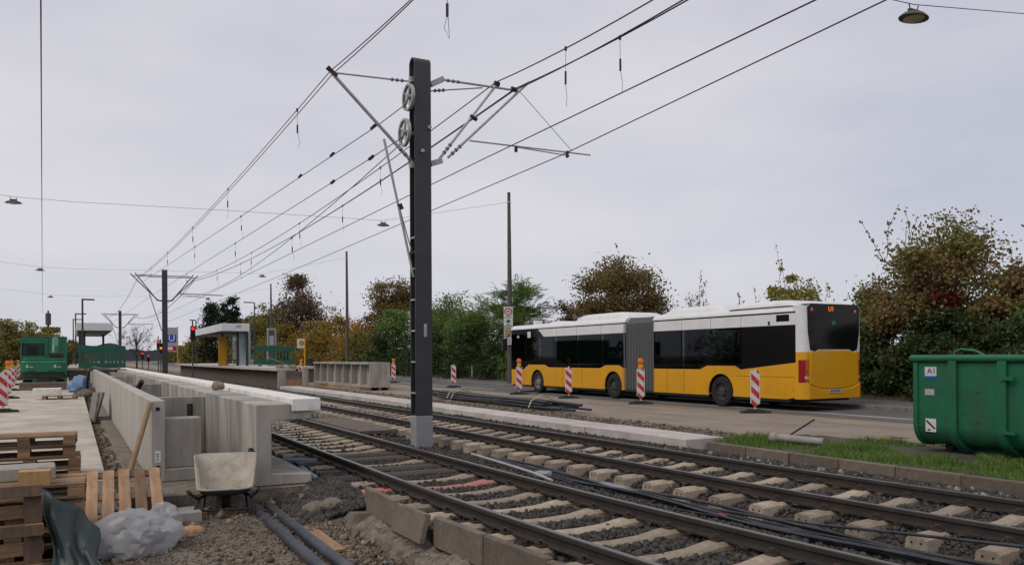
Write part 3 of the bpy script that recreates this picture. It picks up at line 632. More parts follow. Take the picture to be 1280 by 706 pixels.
arm(mast1, 'stay_wire', Q(650, 115), Q(715, 189), .006, 'wire')
for (px, py) in ((621, 104), (642, 111)): arm(mast1, 'wire_clamp', Q(px - 3, py), Q(px + 3, py + 2), .05, 'wire')
# tension wheels
def wheel(t, c, r):
    k = part(t, 'tension_wheel', M['galv']); ax = Vector((1, .03, 0)).normalized(); c = Vector(c); k.ring(c, ax, r, r * .84, .06, 28); k.ring(c, ax, r * .24, r * .1, .09, 14)
    u = Vector((0, 0, 1)); v = ax.cross(u)
    for i in range(5):
        q = 2 * math.pi * i / 5 + .3; d = u * math.cos(q) + v * math.sin(q); k.tube([c + d * r * .2, c + d * r * .88], [.03, .018], 6)
    k.tube([c - ax * .04, c + ax * .22], .03, 8); k.done()
wheel(mast1, Q(510.5, 122), .26); wheel(mast1, Q(505.5, 166), .27)
for (px, py) in ((533, 162), (524, 191)): arm(mast1, 'bolt', Q(px, py) - Vector((0, .2, 0)), Q(px, py) - Vector((0, .1, 0)), .035, 'galv')
# farther masts
def far_mast(loc, label, H):
    t = make_mast(loc, label, H, False); x, y, z = loc
    Z = lambda dx, h: Vector((x + dx, y, h))
    for s in (-1, 1):
        arm(t, 'tie_rod', Z(s * .17, H - .75), Z(s * 1.7, H - .72), .03, 'wire'); arm(t, 'tie_rod', Z(s * .17, H - .85), Z(s * 2.1, H - .8), .025, 'wire')
        arm(t, 'cantilever_tube', Z(s * .17, H - 2.5), Z(s * .5, H - 2.45), .05, 'wire')
        arm(t, 'cantilever_tube', Z(s * .5, H - 2.45), Z(s * 1.9, H - .6), .035, 'wire'); arm(t, 'cantilever_tube', Z(s * .45, H - 2.45), Z(s * 2.2, H - .65), .035, 'wire')
    arm(t, 'steady_arm', Z(1.0, H - 1.95), Z(3.9, H - 2.0), .03, 'wire'); arm(t, 'steady_arm', Z(1.0, H - 2.05), Z(3.0, H - 2.2), .02, 'wire')
    arm(t, 'hanging_tube', Z(-1.0, H - 2.0), Z(-.2, H - 4.6), .035, 'galv'); return t
M2 = Vector((5.65, 62.5, -.3)); M3 = Vector((5.3, 118, -.3)); H2 = 8.05
far_mast(tuple(M2), 'dark catenary mast rising behind the platform edge wall, arms on both sides', H2)
far_mast(tuple(M3), 'small far catenary mast beyond the pale canopy', H2)
def catenary(a, b, sag, n=14):
    a, b = Vector(a), Vector(b); return [a.lerp(b, i / n) - Vector((0, 0, sag * 4 * (i / n) * (1 - i / n))) for i in range(n + 1)]
def wire(label, pts, r=.01, m='wire', droppers=(), group='overhead wires'):
    o = Vector(pts[0]); mb = MB(); mb.tube([Vector(p) - o for p in pts], r, 6)
    w = tag(mb.build('overhead_wire', M[m], smooth=60, loc=tuple(o)), label, 'wire', group)
    for (y, ln) in droppers:
        for p, q in zip(pts[:-1], pts[1:]):
            p, q = Vector(p), Vector(q)
            if (p.y - y) * (q.y - y) <= 0 and p.y != q.y:
                c = p.lerp(q, (y - p.y) / (q.y - p.y)) - o; d = MB(); s = random.uniform(-.06, .06)
                d.tube([c, c + Vector((s * .3, 0, -ln * .45))], .004, 5); d.tube([c + Vector((s * .3, 0, -ln * .45)), c + Vector((s * .4, 0, -ln * .7))], .018, 6)
                d.tube([c + Vector((s * .4, 0, -ln * .7)), c + Vector((s + .05, .02, -ln * .95)), c + Vector((s, -.03, -ln * 1.15))], .004, 5)
                d.tube([c + Vector((0, 0, .03)), c - Vector((0, 0, .04))], .022, 6); d.build('dropper', M['black'], w); break
    return w
def mastY(m, dx, h): return Vector((m.x + dx, m.y, m.z + h))
LN = Q(413, 89); RN1 = Q(620, 103); RN2 = Q(644, 111)
def toward(P, px, py, X): return onX(px, py, X)
# near line: two ropes over the near track
for k, (dz, dx) in enumerate(((0, 0), (-.05, .04))):
    near0 = onX(522 + 3 * k, -8, LN.x + dx); back = near0 + (near0 - LN).normalized() * 28 + Vector((0, 0, .6))
    wire('rope over the near track, one of a close pair on the left arms', catenary(back, near0, .0, 4)[:-1] + catenary(near0, LN + Vector((dx, 0, dz)), .02, 6)[:-1] + catenary(LN + Vector((dx, 0, dz)), mastY(M2, -1.75 + .05 * k, H2 - .65 - .05 * k), .35, 24)[:-1] + catenary(mastY(M2, -1.75 + .05 * k, H2 - .65 - .05 * k), mastY(M3, -1.8, H2 - .7), 1.0, 16), .009, 'wire_red',
         [] if k else [(17.5, .7), (26, .8), (34, .8), (43, .8), (52, .8)])
h_ = onX(559, 5, 4.6)
d = MB(); d.tube([h_ + Vector((0, 0, 1.2)), h_], .005, 5, False); d.tube([h_, h_ - Vector((0, 0, .18))], .02, 6); d.tube([h_ - Vector((0, 0, .18)), h_ - Vector((.05, 0, .34)), h_ - Vector((-.03, 0, .48)), h_ - Vector((.0, .03, .2))], .004, 5)
lw = MB(); lw.tube([h_ + Vector((-.35, -9, 1.3)), h_ + Vector((0, 0, 1.2))], .006, 5)
d.build('dropper', M['black'], tag(lw.build('overhead_wire', M['wire']), 'high thin wire with one loose dropper cord hanging above the mast', 'wire'))
# far line messengers
for k, (P, px, dx, m) in enumerate(((RN1, 818, 1.55, 'wire_red'), (RN2, 862, 1.95, 'wire'), (RN2 + Vector((-.05, 0, -.06)), 856, 1.9, 'wire'))):
    n0 = onX(px, -1, P.x); back = n0 + (n0 - P).normalized() * 26 + Vector((0, 0, .8))
    wire(['copper red messenger rope over the far track', 'upper dark messenger rope over the far track', 'lower dark messenger rope over the far track'][k], catenary(back, n0, 0, 4)[:-1] + catenary(n0, P, .05, 6)[:-1] + catenary(P, mastY(M2, dx, H2 - .72), .6, 24)[:-1] + catenary(mastY(M2, dx, H2 - .72), mastY(M3, dx, H2 - .75), 1.1, 14), .012, m,
         [(12.3, .9), (22, .7), (31, .8), (40, .8), (50, .8)] if k == 0 else [(11.3, .8), (27, .8), (45, .8)] if k == 1 else [])
# contact wires
A0, A1 = onX(602, 200, 7.55), onX(1020, 0, 7.55)
wire('contact wire hanging lower over the middle of the far track', [A1 + (A1 - A0) * 1.5, A1, A0, mastY(M2, 2.0, H2 - 2.1), mastY(M3, 2.0, H2 - 2.2)], .01)
B0, B1 = onX(700, 195, 9.0), onX(1085, 11, 9.0)
wire('lowest contact wire passing the tip of the steady arm', [B1 + (B1 - B0) * 1.2, B1, B0, onX(540, 263, 9.0), onX(340, 349, 9.0), mastY(M3, 3.6, H2 - 2.3)], .01)
# tensioned wires from the wheels down the line
T1 = Q(508, 130); wire('tensioned wire running off the upper spoked wheel', [T1, onX(472, 157, 5.6), mastY(M2, -1.4, H2 - .9)], .009, 'wire', [(30, .7), (40, .7)])
T2 = Q(503, 172); wire('tensioned wire running off the lower spoked wheel', [T2, onX(465, 197, 5.7), mastY(M2, -.5, H2 - 1.6), mastY(M3, -1, H2 - 1.6)], .009, 'wire', [(33, .7), (47, .7)])
T3 = Q(500, 181); wire('slack wire running below the tensioned wires to the farther mast', catenary(T3, mastY(M2, 1.1, H2 - 1.9), .8, 16), .009, 'wire', [(25, .6)])
for (P, n_) in ((T1, 3), (T2, 2)):
    for i in range(n_):
        a = P.lerp(mastY(M2, -1.4 if n_ == 3 else -.5, H2 - (.9 if n_ == 3 else 1.6)), .035 + i * .06)
        k = MB(); k.lathe((0, 0, 0), (0, 1, -.05), [(.014, 0), (.035, .06), (.035, .3), (.014, .36)], 8); tag(k.build('wire_joint', M['black'], smooth=40, loc=tuple(a)), 'black insulated joint on a tensioned wire left of the spoked wheels', 'wire joint', 'joints on the tensioned wires')
# street lighting: poles, span wires, hanging lamps
def street_pole(x, y, h, label):
    t = thing('street_pole', label, 'pole', (x, y, 0), group='poles carrying the span wires')
    k = MB(); k.tube([(0, 0, -.2), (0, 0, h * .5), (-.02, 0, h)], [.17, .13, .09], 14); k.build('post', M['pole_grey'], t, smooth=50)
    MB().lathe((-.02, 0, h), (0, 0, 1), [(.1, 0), (.1, .05), (.03, .09)], 12).build('cap', M['pole_grey'], t)
    MB().ring((-.02, 0, h - .5), (0, 0, 1), .12, .085, .08, 12).build('clamp', M['galv'], t); return t
def lamp(p, label):
    t = thing('hanging_lamp', label, 'street lamp', p, group='lamps hanging on span wires')
    k = MB(); V = []; F = []; n = 20
    for (rx, ry, z) in ((.06, .05, .0), (.24, .17, -.03), (.34, .23, -.1), (.34, .23, -.115)):
        for j in range(n): q = 2 * math.pi * j / n; V.append((rx * math.cos(q), ry * math.sin(q), z))
    F = [(i*n+j, i*n+(j+1) % n, (i+1)*n+(j+1) % n, (i+1)*n+j) for i in range(3) for j in range(n)] + [tuple(range(n)), tuple(3*n+j for j in range(n))]
    k.add(V, F); k.build('lamp_shade', M['pole_grey'], t, smooth=40)
    l = MB(); l.lathe((0, 0, -.116), (0, 0, -1), [(.2, 0), (.17, .025), (.08, .04)], 14); l.build('diffuser', M['tape'], t, smooth=40)
    h = MB(); h.box(-.14, .14, -.03, .03, .0, .06); h.tube([(-.1, 0, .05), (-.14, 0, .16)], .012, 6); h.tube([(.1, 0, .05), (.14, 0, .16)], .012, 6); h.build('hanger', M['steel_dark'], t); return t
SP = [(10.5, 7.95, None), (42.0, 8.8, 10.9), (74.0, 8.9, 11.2), (107.0, 9.0, 10.9)]
names = [['pole carrying the stacked signs in front of the bus', 'slim pole standing behind the row of concrete channel units', 'far slim pole rising behind the grey cabinet']]
for k, (y, zl, hp) in enumerate(SP):
    zl2 = zl - .2; lx = [-2.3, 14.6] if k else [-6.5, 13.75]
    if k: street_pole(22.2, y, hp, names[0][k - 1]); zr = hp - .5
    else: zr = 8.3
    if k == 0: pl0, pr0 = onY(1142, 6, y), onY(1286, 18, y); lx[1] = pl0.x; zl = pl0.z; pe = pl0 + (pr0 - pl0) * 2.2
    pts = [(-14, y, zl + 1.0), (lx[0], y, zl2), (.2, y, zl2 - .02 * k), (6, y, zl - .1), (lx[1], y, zl), (22.15, y, zr) if k else tuple(pe)]
    if k == 0: pts[3] = tuple(onY(1080, -8, y)); pts[1] = (lx[0], y, zl + 1.6); pts[2] = (.2, y, zl + 1.2)
    wire(['span wire crossing high beside the near lamp at the right', 'span wire from the pole with the signs across all the tracks', 'span wire from the slim pole behind the channel units', 'farthest span wire crossing low above the canopies'][k], pts, .008, 'wire', group='span wires for the lamps')
    for j, x in enumerate(lx):
        if k == 0 and j == 0: continue
        lamp((x, y, (zl2 if j == 0 else zl) - .16), ['lamp hanging over the %s on the wire to the %s' % ('pavement' if j == 0 else 'road', ['', 'pole with signs', 'pole behind the channel units', 'far slim pole'][k])] [0] if k else 'large hanging lamp on the wire above the green container')
a, b = onZ(51, -6, 8.3), onZ(53, 392, 8.3)
wire('long single cable running overhead above the pavement towards the excavator', [a + (a - b) * .3, a, b], .014, 'wire', group='span wires for the lamps')

# ================================================================== BUS
def text_mesh(body, size, m, extrude=.002):
    cu = bpy.data.curves.new('text', 'FONT'); cu.body = body; cu.size = size; cu.extrude = extrude; cu.align_x = 'CENTER'; cu.align_y = 'CENTER'
    o = bpy.data.objects.new('text', cu); COL.objects.link(o); dg = bpy.context.evaluated_depsgraph_get(); me = bpy.data.meshes.new_from_object(o.evaluated_get(dg))
    bpy.data.objects.remove(o); me.materials.clear(); me.materials.append(m); return me
def text_obj(name, body, size, m, parent, loc, rot):
    return link(name, text_mesh(body, size, M[m]), parent, loc, rot)
bus = thing('articulated_bus', 'yellow and white articulated city bus with grey bellows driving away along the road', 'bus', (18.4, 16.9, -.121))
AX = [3.4, 9.4, 15.3]; BW = 2.55
sillR = [(.22, 1.42), (2.5, 1.19), (2.75, 1.3), (4.05, 1.3), (4.4, 1.18), (6.9, 1.18)]
sillF = [(8.6, 1.18), (8.75, 1.18), (9.0, 1.28), (9.9, 1.28), (10.3, 1.16), (14.3, 1.16), (14.65, 1.27), (16.1, 1.27), (16.6, 1.04), (17.75, 1.04)]
def arch(y, r=.58, cz=.47, z0=.34):
    a0 = math.asin((z0 - cz) / r); return [(y + r * math.cos(a), cz + r * math.sin(a)) for a in [math.pi - a0 + (2 * a0 - math.pi) * i / 16 for i in range(17)]]
def interp(sl, y): return float(np.interp(y, [p[0] for p in sl], [p[1] for p in sl]))
for side in (0, 1):
    x0, x1 = (0, .04) if side == 0 else (BW - .04, BW)
    lo = .34
    pl = [(.22, .42)] + [(.6, lo)] + arch(AX[0]) + [(6.9, lo), (6.9, 1.18)] + sillR[::-1][1:]
    MB().prism(pl, x0, x1, 'x').build('side_panel', M['yellow'], bus, bevel=.004)
    pl = [(8.6, lo)] + arch(AX[1]) + arch(AX[2]) + [(17.75, lo)] + sillF[::-1]
    MB().prism(pl, x0, x1, 'x').build('side_panel', M['yellow'], bus, bevel=.004)
    xg0, xg1 = (.012, .03) if side == 0 else (BW - .03, BW - .012)
    def pane(nm, m, y0, y1, sl, zt, xa=xg0, xb=xg1, zt2=None):
        ys = sorted({y0, y1} | {p[0] for p in sl if y0 < p[0] < y1}); pl = [(y, interp(sl, y) + .004) for y in ys] + [(y1, zt2 or zt), (y0, zt)]
        return MB().prism(pl, xa, xb, 'x').build(nm, M[m], bus)
    pane('engine_panel', 'bus_black', .24, 2.46, sillR, 2.5)
    for y0, y1 in ((2.5, 3.85), (3.9, 5.3), (5.35, 6.85)): pane('window', 'bus_glass', y0, y1, sillR, 2.5)
    for y0, y1 in ((8.68, 10.2), (10.25, 12.0), (12.05, 13.8), (13.85, 15.2)): pane('window', 'bus_glass', y0, y1, sillF, 2.5)
    pane('window', 'bus_glass', 15.25, 16.45, sillF, 2.84); pane('window', 'bus_glass', 16.5, 17.7, sillF, 2.84)
    for y, hw in [(q, .05) for q in (2.48, 3.875, 5.325, 6.87)] + [(q, .06) for q in (8.64, 10.225, 12.025, 13.825, 15.225, 16.475)]:
        xa = xg0 + .02 if side == 0 else xg1 - .06; MB().box(xa, xa + .04, y - hw, y + hw, 1.2, 2.5).build('window_post', M['bus_black'], bus)
    for y0, y1, sl in ((.24, 2.46, 0), (2.48, 3.85, 0), (3.87, 5.3, 0), (5.32, 6.9, 0), (8.6, 10.2, 0), (10.22, 12.0, 0), (12.02, 13.6, 0), (13.62, 15.2, 1)):
        MB().prism([(y0, 2.51), (y1 - (.5 if sl else 0), 2.51), (y1, 2.85), (y0, 2.85)], x0, x1, 'x').build('roof_side_panel', M['white'], bus, bevel=.004)
    MB().box(x0 + .004, x1 - .004, 14.6, 15.25, 2.505, 2.849).build('dark_cover', M['bus_black'], bus)
    MB().box(x0 + .006, x1 - .006, .26, 6.9, 2.852, 2.9).box(x0 + .006, x1 - .006, 8.6, 17.7, 2.852, 2.9).build('gutter', M['bus_black'], bus)
MB().box(-.004, .03, .5, 1.0, 2.62, 2.82).build('vent_grille', M['bus_black'], bus)
MB().box(-.004, .02, 1.25, 1.33, 2.53, 2.64).build('vent_grille', M['black'], bus)
def roof_prof(x0, x1, z0, z1, r):
    P = [(x0, z0)] + [(x0 + r * (1 - math.cos(a)), z0 + (z1 - z0) * math.sin(a)) for a in [R(90) * i / 6 for i in range(1, 7)]]
    return P + [(x1 - (p[0] - x0), p[1]) for p in P[::-1]]
MB().prism(roof_prof(0.0, BW, 2.9, 3.1, .3), .3, 6.9).build('roof', M['white'], bus, smooth=40)
MB().prism(roof_prof(0.0, BW, 2.9, 3.1, .3), 8.6, 17.8).build('roof', M['white'], bus, smooth=40)
def pod(y0, y1, z1, x0=.3, x1=2.25):
    mb = MB(); st = [(y0, .0), (y0 + .12, .55), (y0 + .35, .9), (y0 + .7, 1), (y1 - .7, 1), (y1 - .35, .9), (y1 - .12, .55), (y1, 0)]; pr = roof_prof(x0, x1, 3.08, z1, .28); n = len(pr); V = []; F = []
    for y, f in st: V += [(x, y, 3.07 + (z - 3.07) * max(f, .02)) for x, z in pr]
    for i in range(len(st) - 1):
        for j in range(n - 1): F.append((i*n+j, i*n+j+1, (i+1)*n+j+1, (i+1)*n+j))
    mb.add(V, F); mb.build('roof_unit', M['white'], bus, smooth=50)
pod(.35, 3.1, 3.27, .05, 2.5); pod(3.5, 6.7, 3.32); pod(8.9, 12.6, 3.36); pod(13.6, 15.0, 3.2)
MB().box(.6, 1.0, 16.5, 16.7, 3.08, 3.3).build('antenna_box', M['white'], bus, bevel=.02)
# rear: rounded corners, window, hatch, lamps
def corner(x, sgn, z0, z1, m, r=.26, nm='corner_panel', a0=0):
    P = [(x + sgn * (r - r * math.cos(a)) , r - r * math.sin(a)) for a in [R(a0) + R(90 - a0) * i / 8 for i in range(9)]]; P += [(p[0] + sgn * .03, p[1] + .03) for p in P[::-1]]
    P = [(px, max(py, 0) + .0) for px, py in P]; return MB().prism(P, z0, z1, 'z').build(nm, M[m], bus, smooth=50)
for x, s in ((0, 1), (BW, -1)):
    corner(x, s, 1.72, 2.9, 'white'); corner(x, s, .42, .83, 'yellow'); corner(x, s, 1.5, 1.719, 'yellow')
    corner(x, s, .829, 1.501, 'yellow'); corner(x - s * .01, s, .84, 1.49, 'red_lamp', .272, 'tail_light', 22)
    for z in (.95, 1.12): corner(x - s * .02, s, z, z + .07, 'lamp_clear' if z < 1 else 'red', .282, 'lamp_segment', 60)
    MB().prism([(x + s * (.26 - .26 * math.cos(a)), .26 - .26 * math.sin(a)) for a in [R(90) * i / 8 for i in range(9)]] + [(x + s * .5, .0), (x + s * .5, .35), (x, .35)], 2.9, 3.06, 'z').build('roof_corner', M['white'], bus, smooth=50)
rw = [(.3, 1.78), (.5, 1.74), (.62, 1.8), (1.93, 1.8), (2.05, 1.74), (2.25, 1.78), (2.34, 2.3), (2.36, 3.02), (2.2, 3.12), (.35, 3.12), (.19, 3.02), (.21, 2.3)]
MB().prism(rw, -.012, .02).build('rear_window', M['bus_black'], bus)
MB().prism([(.36, 3.121), (2.19, 3.121), (2.19, 3.09), (.36, 3.09)], -.01, .4).build('rear_roof_cover', M['bus_black'], bus)
MB().box(.24, 2.31, .0, .03, 1.73, 3.08).build('rear_frame', M['white'], bus); MB().box(.24, 2.31, .0, .03, .42, 1.729).build('rear_panel', M['yellow'], bus)
MB().prism([(.27, .8), (.5, .72), (.85, .66), (1.7, .66), (2.05, .72), (2.28, .8), (2.28, 1.66), (2.2, 1.74), (2.06, 1.71), (1.93, 1.77), (.62, 1.77), (.49, 1.71), (.35, 1.74), (.27, 1.66)], -.03, .0).build('engine_hatch', M['yellow'], bus, bevel=.012)
bp = MB(); bp.prism([(.22, .36), (2.33, .36), (2.33, .8), (2.3, .77), (2.05, .69), (1.7, .63), (.85, .63), (.5, .69), (.25, .77), (.22, .8)], -.045, .0); bp.build('rear_bumper', M['yellow'], bus, bevel=.015)
for x, s in ((0, 1), (BW, -1)): MB().prism([(x - s * .012, .3), (x + s * .02, .14), (x + s * .1, .02), (x + s * .221, -.044), (x + s * .221, .02), (x + s * .05, .3)], .36, .8, 'z').build('bumper_corner', M['yellow'], bus, smooth=50)
MB().box(1.02, 1.54, -.062, -.04, .53, .645).build('number_plate', M['grey_plate'], bus)
pm = MB()
for k in range(6): pm.box(1.08 + k * .068, 1.12 + k * .068, -.064, -.0615, .56, .615)
pm.build('plate_characters', M['dark_letter'], bus)
text_obj('line_display', 'U1', .2, 'led', bus, (1.15, -.016, 2.97), (R(90), 0, 0))
for x, m, z in ((.36, 'pink', 2.95), (2.16, 'pink', 2.92)):
    MB().box(x - .05, x + .05, -.016, -.012, z - .06, z + .06).build('sticker', M['red'], bus); MB().box(x - .03, x + .03, -.018, -.0155, z - .01, z + .02).build('sticker_print', M['lettering'], bus)
MB().box(1.2, 1.33, -.016, -.012, 2.52, 2.62).build('sticker', mat('teal sticker', (.03, .2, .15), .5), bus)
for y in (.35, 4.2, 6.5, 9.95, 13.2, 16.0): MB().lathe((-.004, y, .62), (1, 0, 0), [(.03, 0), (.03, .01)], 10).build('side_marker', M['orange_lens'], bus)
for y in (1.9, 5.2, 6.1, 8.75, 11.6, 13.1, 16.55): MB().box(-.0015, .004, y - .007, y + .007, .36, interp(sillR if y < 7 else sillF, y) - .01).build('panel_seam', M['bus_black'], bus)
MB().box(-.0012, .004, .3, 2.7, .985, .995).build('panel_seam', M['bus_black'], bus)
# bellows
bl = MB(); ybs = [6.86 + 1.78 * i / 20 for i in range(21)]; V = []; F = []
for i, y in enumerate(ybs):
    o_ = -.01 if i % 2 == 0 else .17
    V += [(o_, y, .36), (o_, y, 2.85), (.2 + o_, y, 3.05 - o_), (BW - .2 - o_, y, 3.05 - o_), (BW - o_, y, 2.85), (BW - o_, y, .36)]
for i in range(20):
    for j in range(5): F.append((i*6+j, i*6+j+1, (i+1)*6+j+1, (i+1)*6+j))
bl.add(V, F); bl.build('bellows', M['bellows'], bus)
for i in range(0, 21, 2): y = ybs[i]; MB().box(-.022, -.006, y - .012, y + .012, .36, 2.86).build('bellows_hoop', M['interior'], bus)  # lighter grey hoops on the ridges, added to show the folds' bright lines
MB().box(.02, BW - .02, 6.9, 8.6, .3, .4).build('turntable', M['black'], bus)
# front
MB().prism([(.0, 17.75), (.12, 17.95), (.5, 18.08), (2.05, 18.08), (2.43, 17.95), (BW, 17.75)], .34, 1.05, 'z').build('front_panel', M['yellow'], bus)
MB().prism([(.0, 17.75), (.1, 17.92), (.5, 18.04), (2.05, 18.04), (2.45, 17.92), (BW, 17.75)], 1.052, 2.9, 'z').build('windscreen', M['bus_black'], bus)
MB().prism([(.0, 17.75), (.12, 17.95), (.5, 18.08), (2.05, 18.08), (2.43, 17.95), (BW, 17.75)], 2.902, 3.06, 'z').build('front_roof_cap', M['white'], bus)
mr = MB(); mr.box(-.36, -.12, 17.95, 18.1, 1.95, 2.5); mr.tube([(-.2, 18.0, 2.45), (.02, 17.9, 2.75)], .03, 8); mr.build('mirror', M['black'], bus, bevel=.03)
MB().box(.008, .0118, 15.9, 16.2, 2.5, 2.78).build('sticker', M['white_foil'], bus); MB().box(.008, .0118, 17.0, 17.2, 2.5, 2.62).build('sticker', M['grey_plate'], bus)
MB().box(.008, .0118, 14.9, 15.15, 2.58, 2.74).build('side_display', mat('dim amber display', (.2, .06, .02), .4), bus)
# wheels
def bus_wheel(y, x, s, rim):
    w = thing_part('wheel', bus, (x, y, .48))
    MB().lathe((0, 0, 0), (s, 0, 0), [(.3, -.0), (.44, .0), (.48, .03), (.48, .25), (.44, .28), (.3, .27)], 32, False).build('tyre', M['tyre'], w, smooth=40)
    k = MB(); k.lathe((0, 0, 0), (s, 0, 0), [(.305, .262), (.29, .27), (.27, .2), (.16, .17), (.14, .25), (.08, .262), (.01, .262)], 28, False)
    for i in range(10): q = 2 * math.pi * i / 10; k.tube([(s * .17, .215 * math.cos(q), .215 * math.sin(q)), (s * .205, .215 * math.cos(q), .215 * math.sin(q))], .016, 6)
    k.build('rim', M[rim], w, smooth=40)
def thing_part(name, parent, loc):
    o = bpy.data.objects.new(name, None); COL.objects.link(o); o.parent = parent; o.location = loc; o.empty_display_size = .1; return o
for y, rim in zip(AX, ('rim', 'rim', 'rim_light')):
    bus_wheel(y, .30, -1, rim); bus_wheel(y, BW - .30, 1, rim)
ub = MB(); yb = [.5, AX[0] - .6, AX[0] + .6, 6.9, 8.6, AX[1] - .6, AX[1] + .6, AX[2] - .6, AX[2] + .6, 17.7]
for i in range(0, 9): 
    if i != 3: ub.box(.045 if i % 2 == 0 and i != 4 else .62, BW - (.045 if i % 2 == 0 and i != 4 else .62), yb[i], yb[i + 1], .26, .385)
ub.build('underbody', M['black'], bus)['kind'] = 'stuff'
for y in AX: MB().box(.34, BW - .34, y - .62, y + .62, .9, 1.06).box(.34, .36, y - .6, y + .6, .386, .9).box(BW - .36, BW - .34, y - .6, y + .6, .386, .9).build('wheel_housing', M['black'], bus)
MB().box(.05, BW - .05, .3, 6.85, .387, .42).box(.05, BW - .05, 8.62, 17.7, .387, .42).build('floor', M['interior_dark'], bus)
MB().box(.05, BW - .05, .3, 6.85, 2.86, 2.89).box(.05, BW - .05, 8.62, 17.7, 2.86, 2.89).build('ceiling', M['interior'], bus)
MB().box(.05, BW - .05, .32, 2.4, .43, 2.4).build('engine_bay', M['interior_dark'], bus)
sm = MB(); sm.box(0, .42, 0, .45, .45, .55); sm.box(0, .42, -.03, .06, .55, 1.12); sm.box(.15, .27, .1, .3, 0, .45); sme = sm.mesh('passenger_seat', M['seat'], bevel=.03)
for y in (3.3, 4.2, 5.2, 6.1, 9.2, 10.6, 11.5, 12.4, 13.3, 14.9):
    for x in (.12, .58, 1.6, 2.05): link('passenger_seat', sme, bus, (x, y, .55))
for y in (4.7, 6.4, 9.9, 12.0, 14.2): MB().tube([(1.0, y, .42), (1.0, y, 2.86)], .02, 8).build('grab_pole', M['cladding'], bus)

# ================================================================== GREEN ROLL-OFF CONTAINER
ct = thing('rolloff_container', 'big green steel roll-off container with ribs and stickers standing on the grass', 'container', (12.6, 9.15, -.12))
def csec(off, z1=1.56, r=.34, x1=2.35):
    P = [(-off, z1)] + [(r - (r + off) * math.cos(a), .12 + r - (r + off) * math.sin(a)) for a in [R(90) * i / 8 for i in range(9)]]
    Q_ = [(x1 - p[0], p[1]) for p in P[::-1]]; return P + Q_
def shell(mb, off, th, y0, y1):
    a, b = csec(off), csec(off - th); n = len(a); V = [(x, y, z) for y in (y0, y1) for x, z in a] + [(x, y, z) for y in (y0, y1) for x, z in b]
    F = []
    for i in range(n - 1): F += [(i, i+1, n+i+1, n+i), (2*n+i, 3*n+i, 3*n+i+1, 2*n+i+1), (i, 2*n+i, 2*n+i+1, i+1), (n+i, n+i+1, 3*n+i+1, 3*n+i)]
    F += [(0, n, 3*n, 2*n), (n-1, 3*n-1, 4*n-1, 2*n-1)]; mb.add(V, F); return mb
shell(MB(), 0, .03, -6.2, 0).build('shell', M['green'], ct, smooth=40)
for y in (-.012, -6.188): MB().prism(csec(-.03), y - .012, y + .012).build('end_plate', M['green'], ct)
for px in (1193, 1255, 1330, 1400, 1470): y = onX(px, 500, 12.6).y - 9.15; shell(MB(), .065, .07, y - .07, y + .07).build('rib', M['green'], ct, smooth=40)
y = -.06; shell(MB(), .03, .035, -.08, -.0).build('end_rib', M['green'], ct, smooth=40)
rm = MB(); rm.tube([(-.02, -6.2, 1.56), (-.02, .02, 1.56), (2.37, .02, 1.56), (2.37, -6.2, 1.56), (-.02, -6.2, 1.56)], .062, 10); rm.build('rim', M['green'], ct, smooth=50)
for x in (.5, 1.55): MB().box(x, x + .22, -6.2, -.3, .0, .13).build('skid', M['green'], ct, bevel=.01)
for y in (-.35, -5.9): MB().lathe((.42, y, .085), (1, 0, 0), [(.085, 0), (.085, .12)], 16).build('roller', M['black'], ct, smooth=40)
hk = MB(); hk.tube([(.3, -.55, 1.55), (.3, -.52, 1.66), (.32, -.62, 1.71), (.36, -.85, 1.68), (.38, -1.05, 1.57)], .022, 8); hk.build('lifting_hook', M['green'], ct, smooth=50)
MB().box(-.006, .001, -.41, -.2, 1.22, 1.42).build('sticker', M['white_foil'], ct); MB().box(-.009, -.005, -.41, -.2, 1.22, 1.268).build('sticker_stripe', M['blue_sign'], ct)
text_obj('sticker_lettering', 'A1', .13, 'dark_letter', ct, (-.009, -.325, 1.35), (R(90), 0, R(-90))).data.materials[0] = mat('navy lettering', (.02, .03, .16), .5)
MB().box(-.006, .001, -.37, -.2, .95, 1.05).build('sticker', M['grey_plate'], ct)
MB().box(-.006, .001, -.4, -.21, .34, .56).build('sticker', M['white_foil'], ct)
k = MB(); k.cbox((-.008, -.305, .46), (.004, .2, .03), Matrix.Rotation(R(40), 4, 'X')); k.box(-.009, -.006, -.3, -.25, .36, .385); k.build('sticker_print', M['dark_letter'], ct)
for (px, py) in ((1260, 473), (1262, 541)): p_ = onX(px, py, 12.53); MB().box(-.1, -.06, p_.y - 9.15 - .1, p_.y - 9.15 + .1, p_.z + .12 - .025, p_.z + .12 + .025).build('hinge', M['green'], ct)
sc = MB()
for i in range(11):
    y, z = random.uniform(-2.4, -.4), random.uniform(.35, 1.4); l = random.uniform(.02, .12); sc.cbox((-.002, y, z), (.006, l, random.uniform(.004, .012)), Matrix.Rotation(random.uniform(-.9, .9), 4, 'X'))
sc.build('paint_scratches', M['rust'], ct)

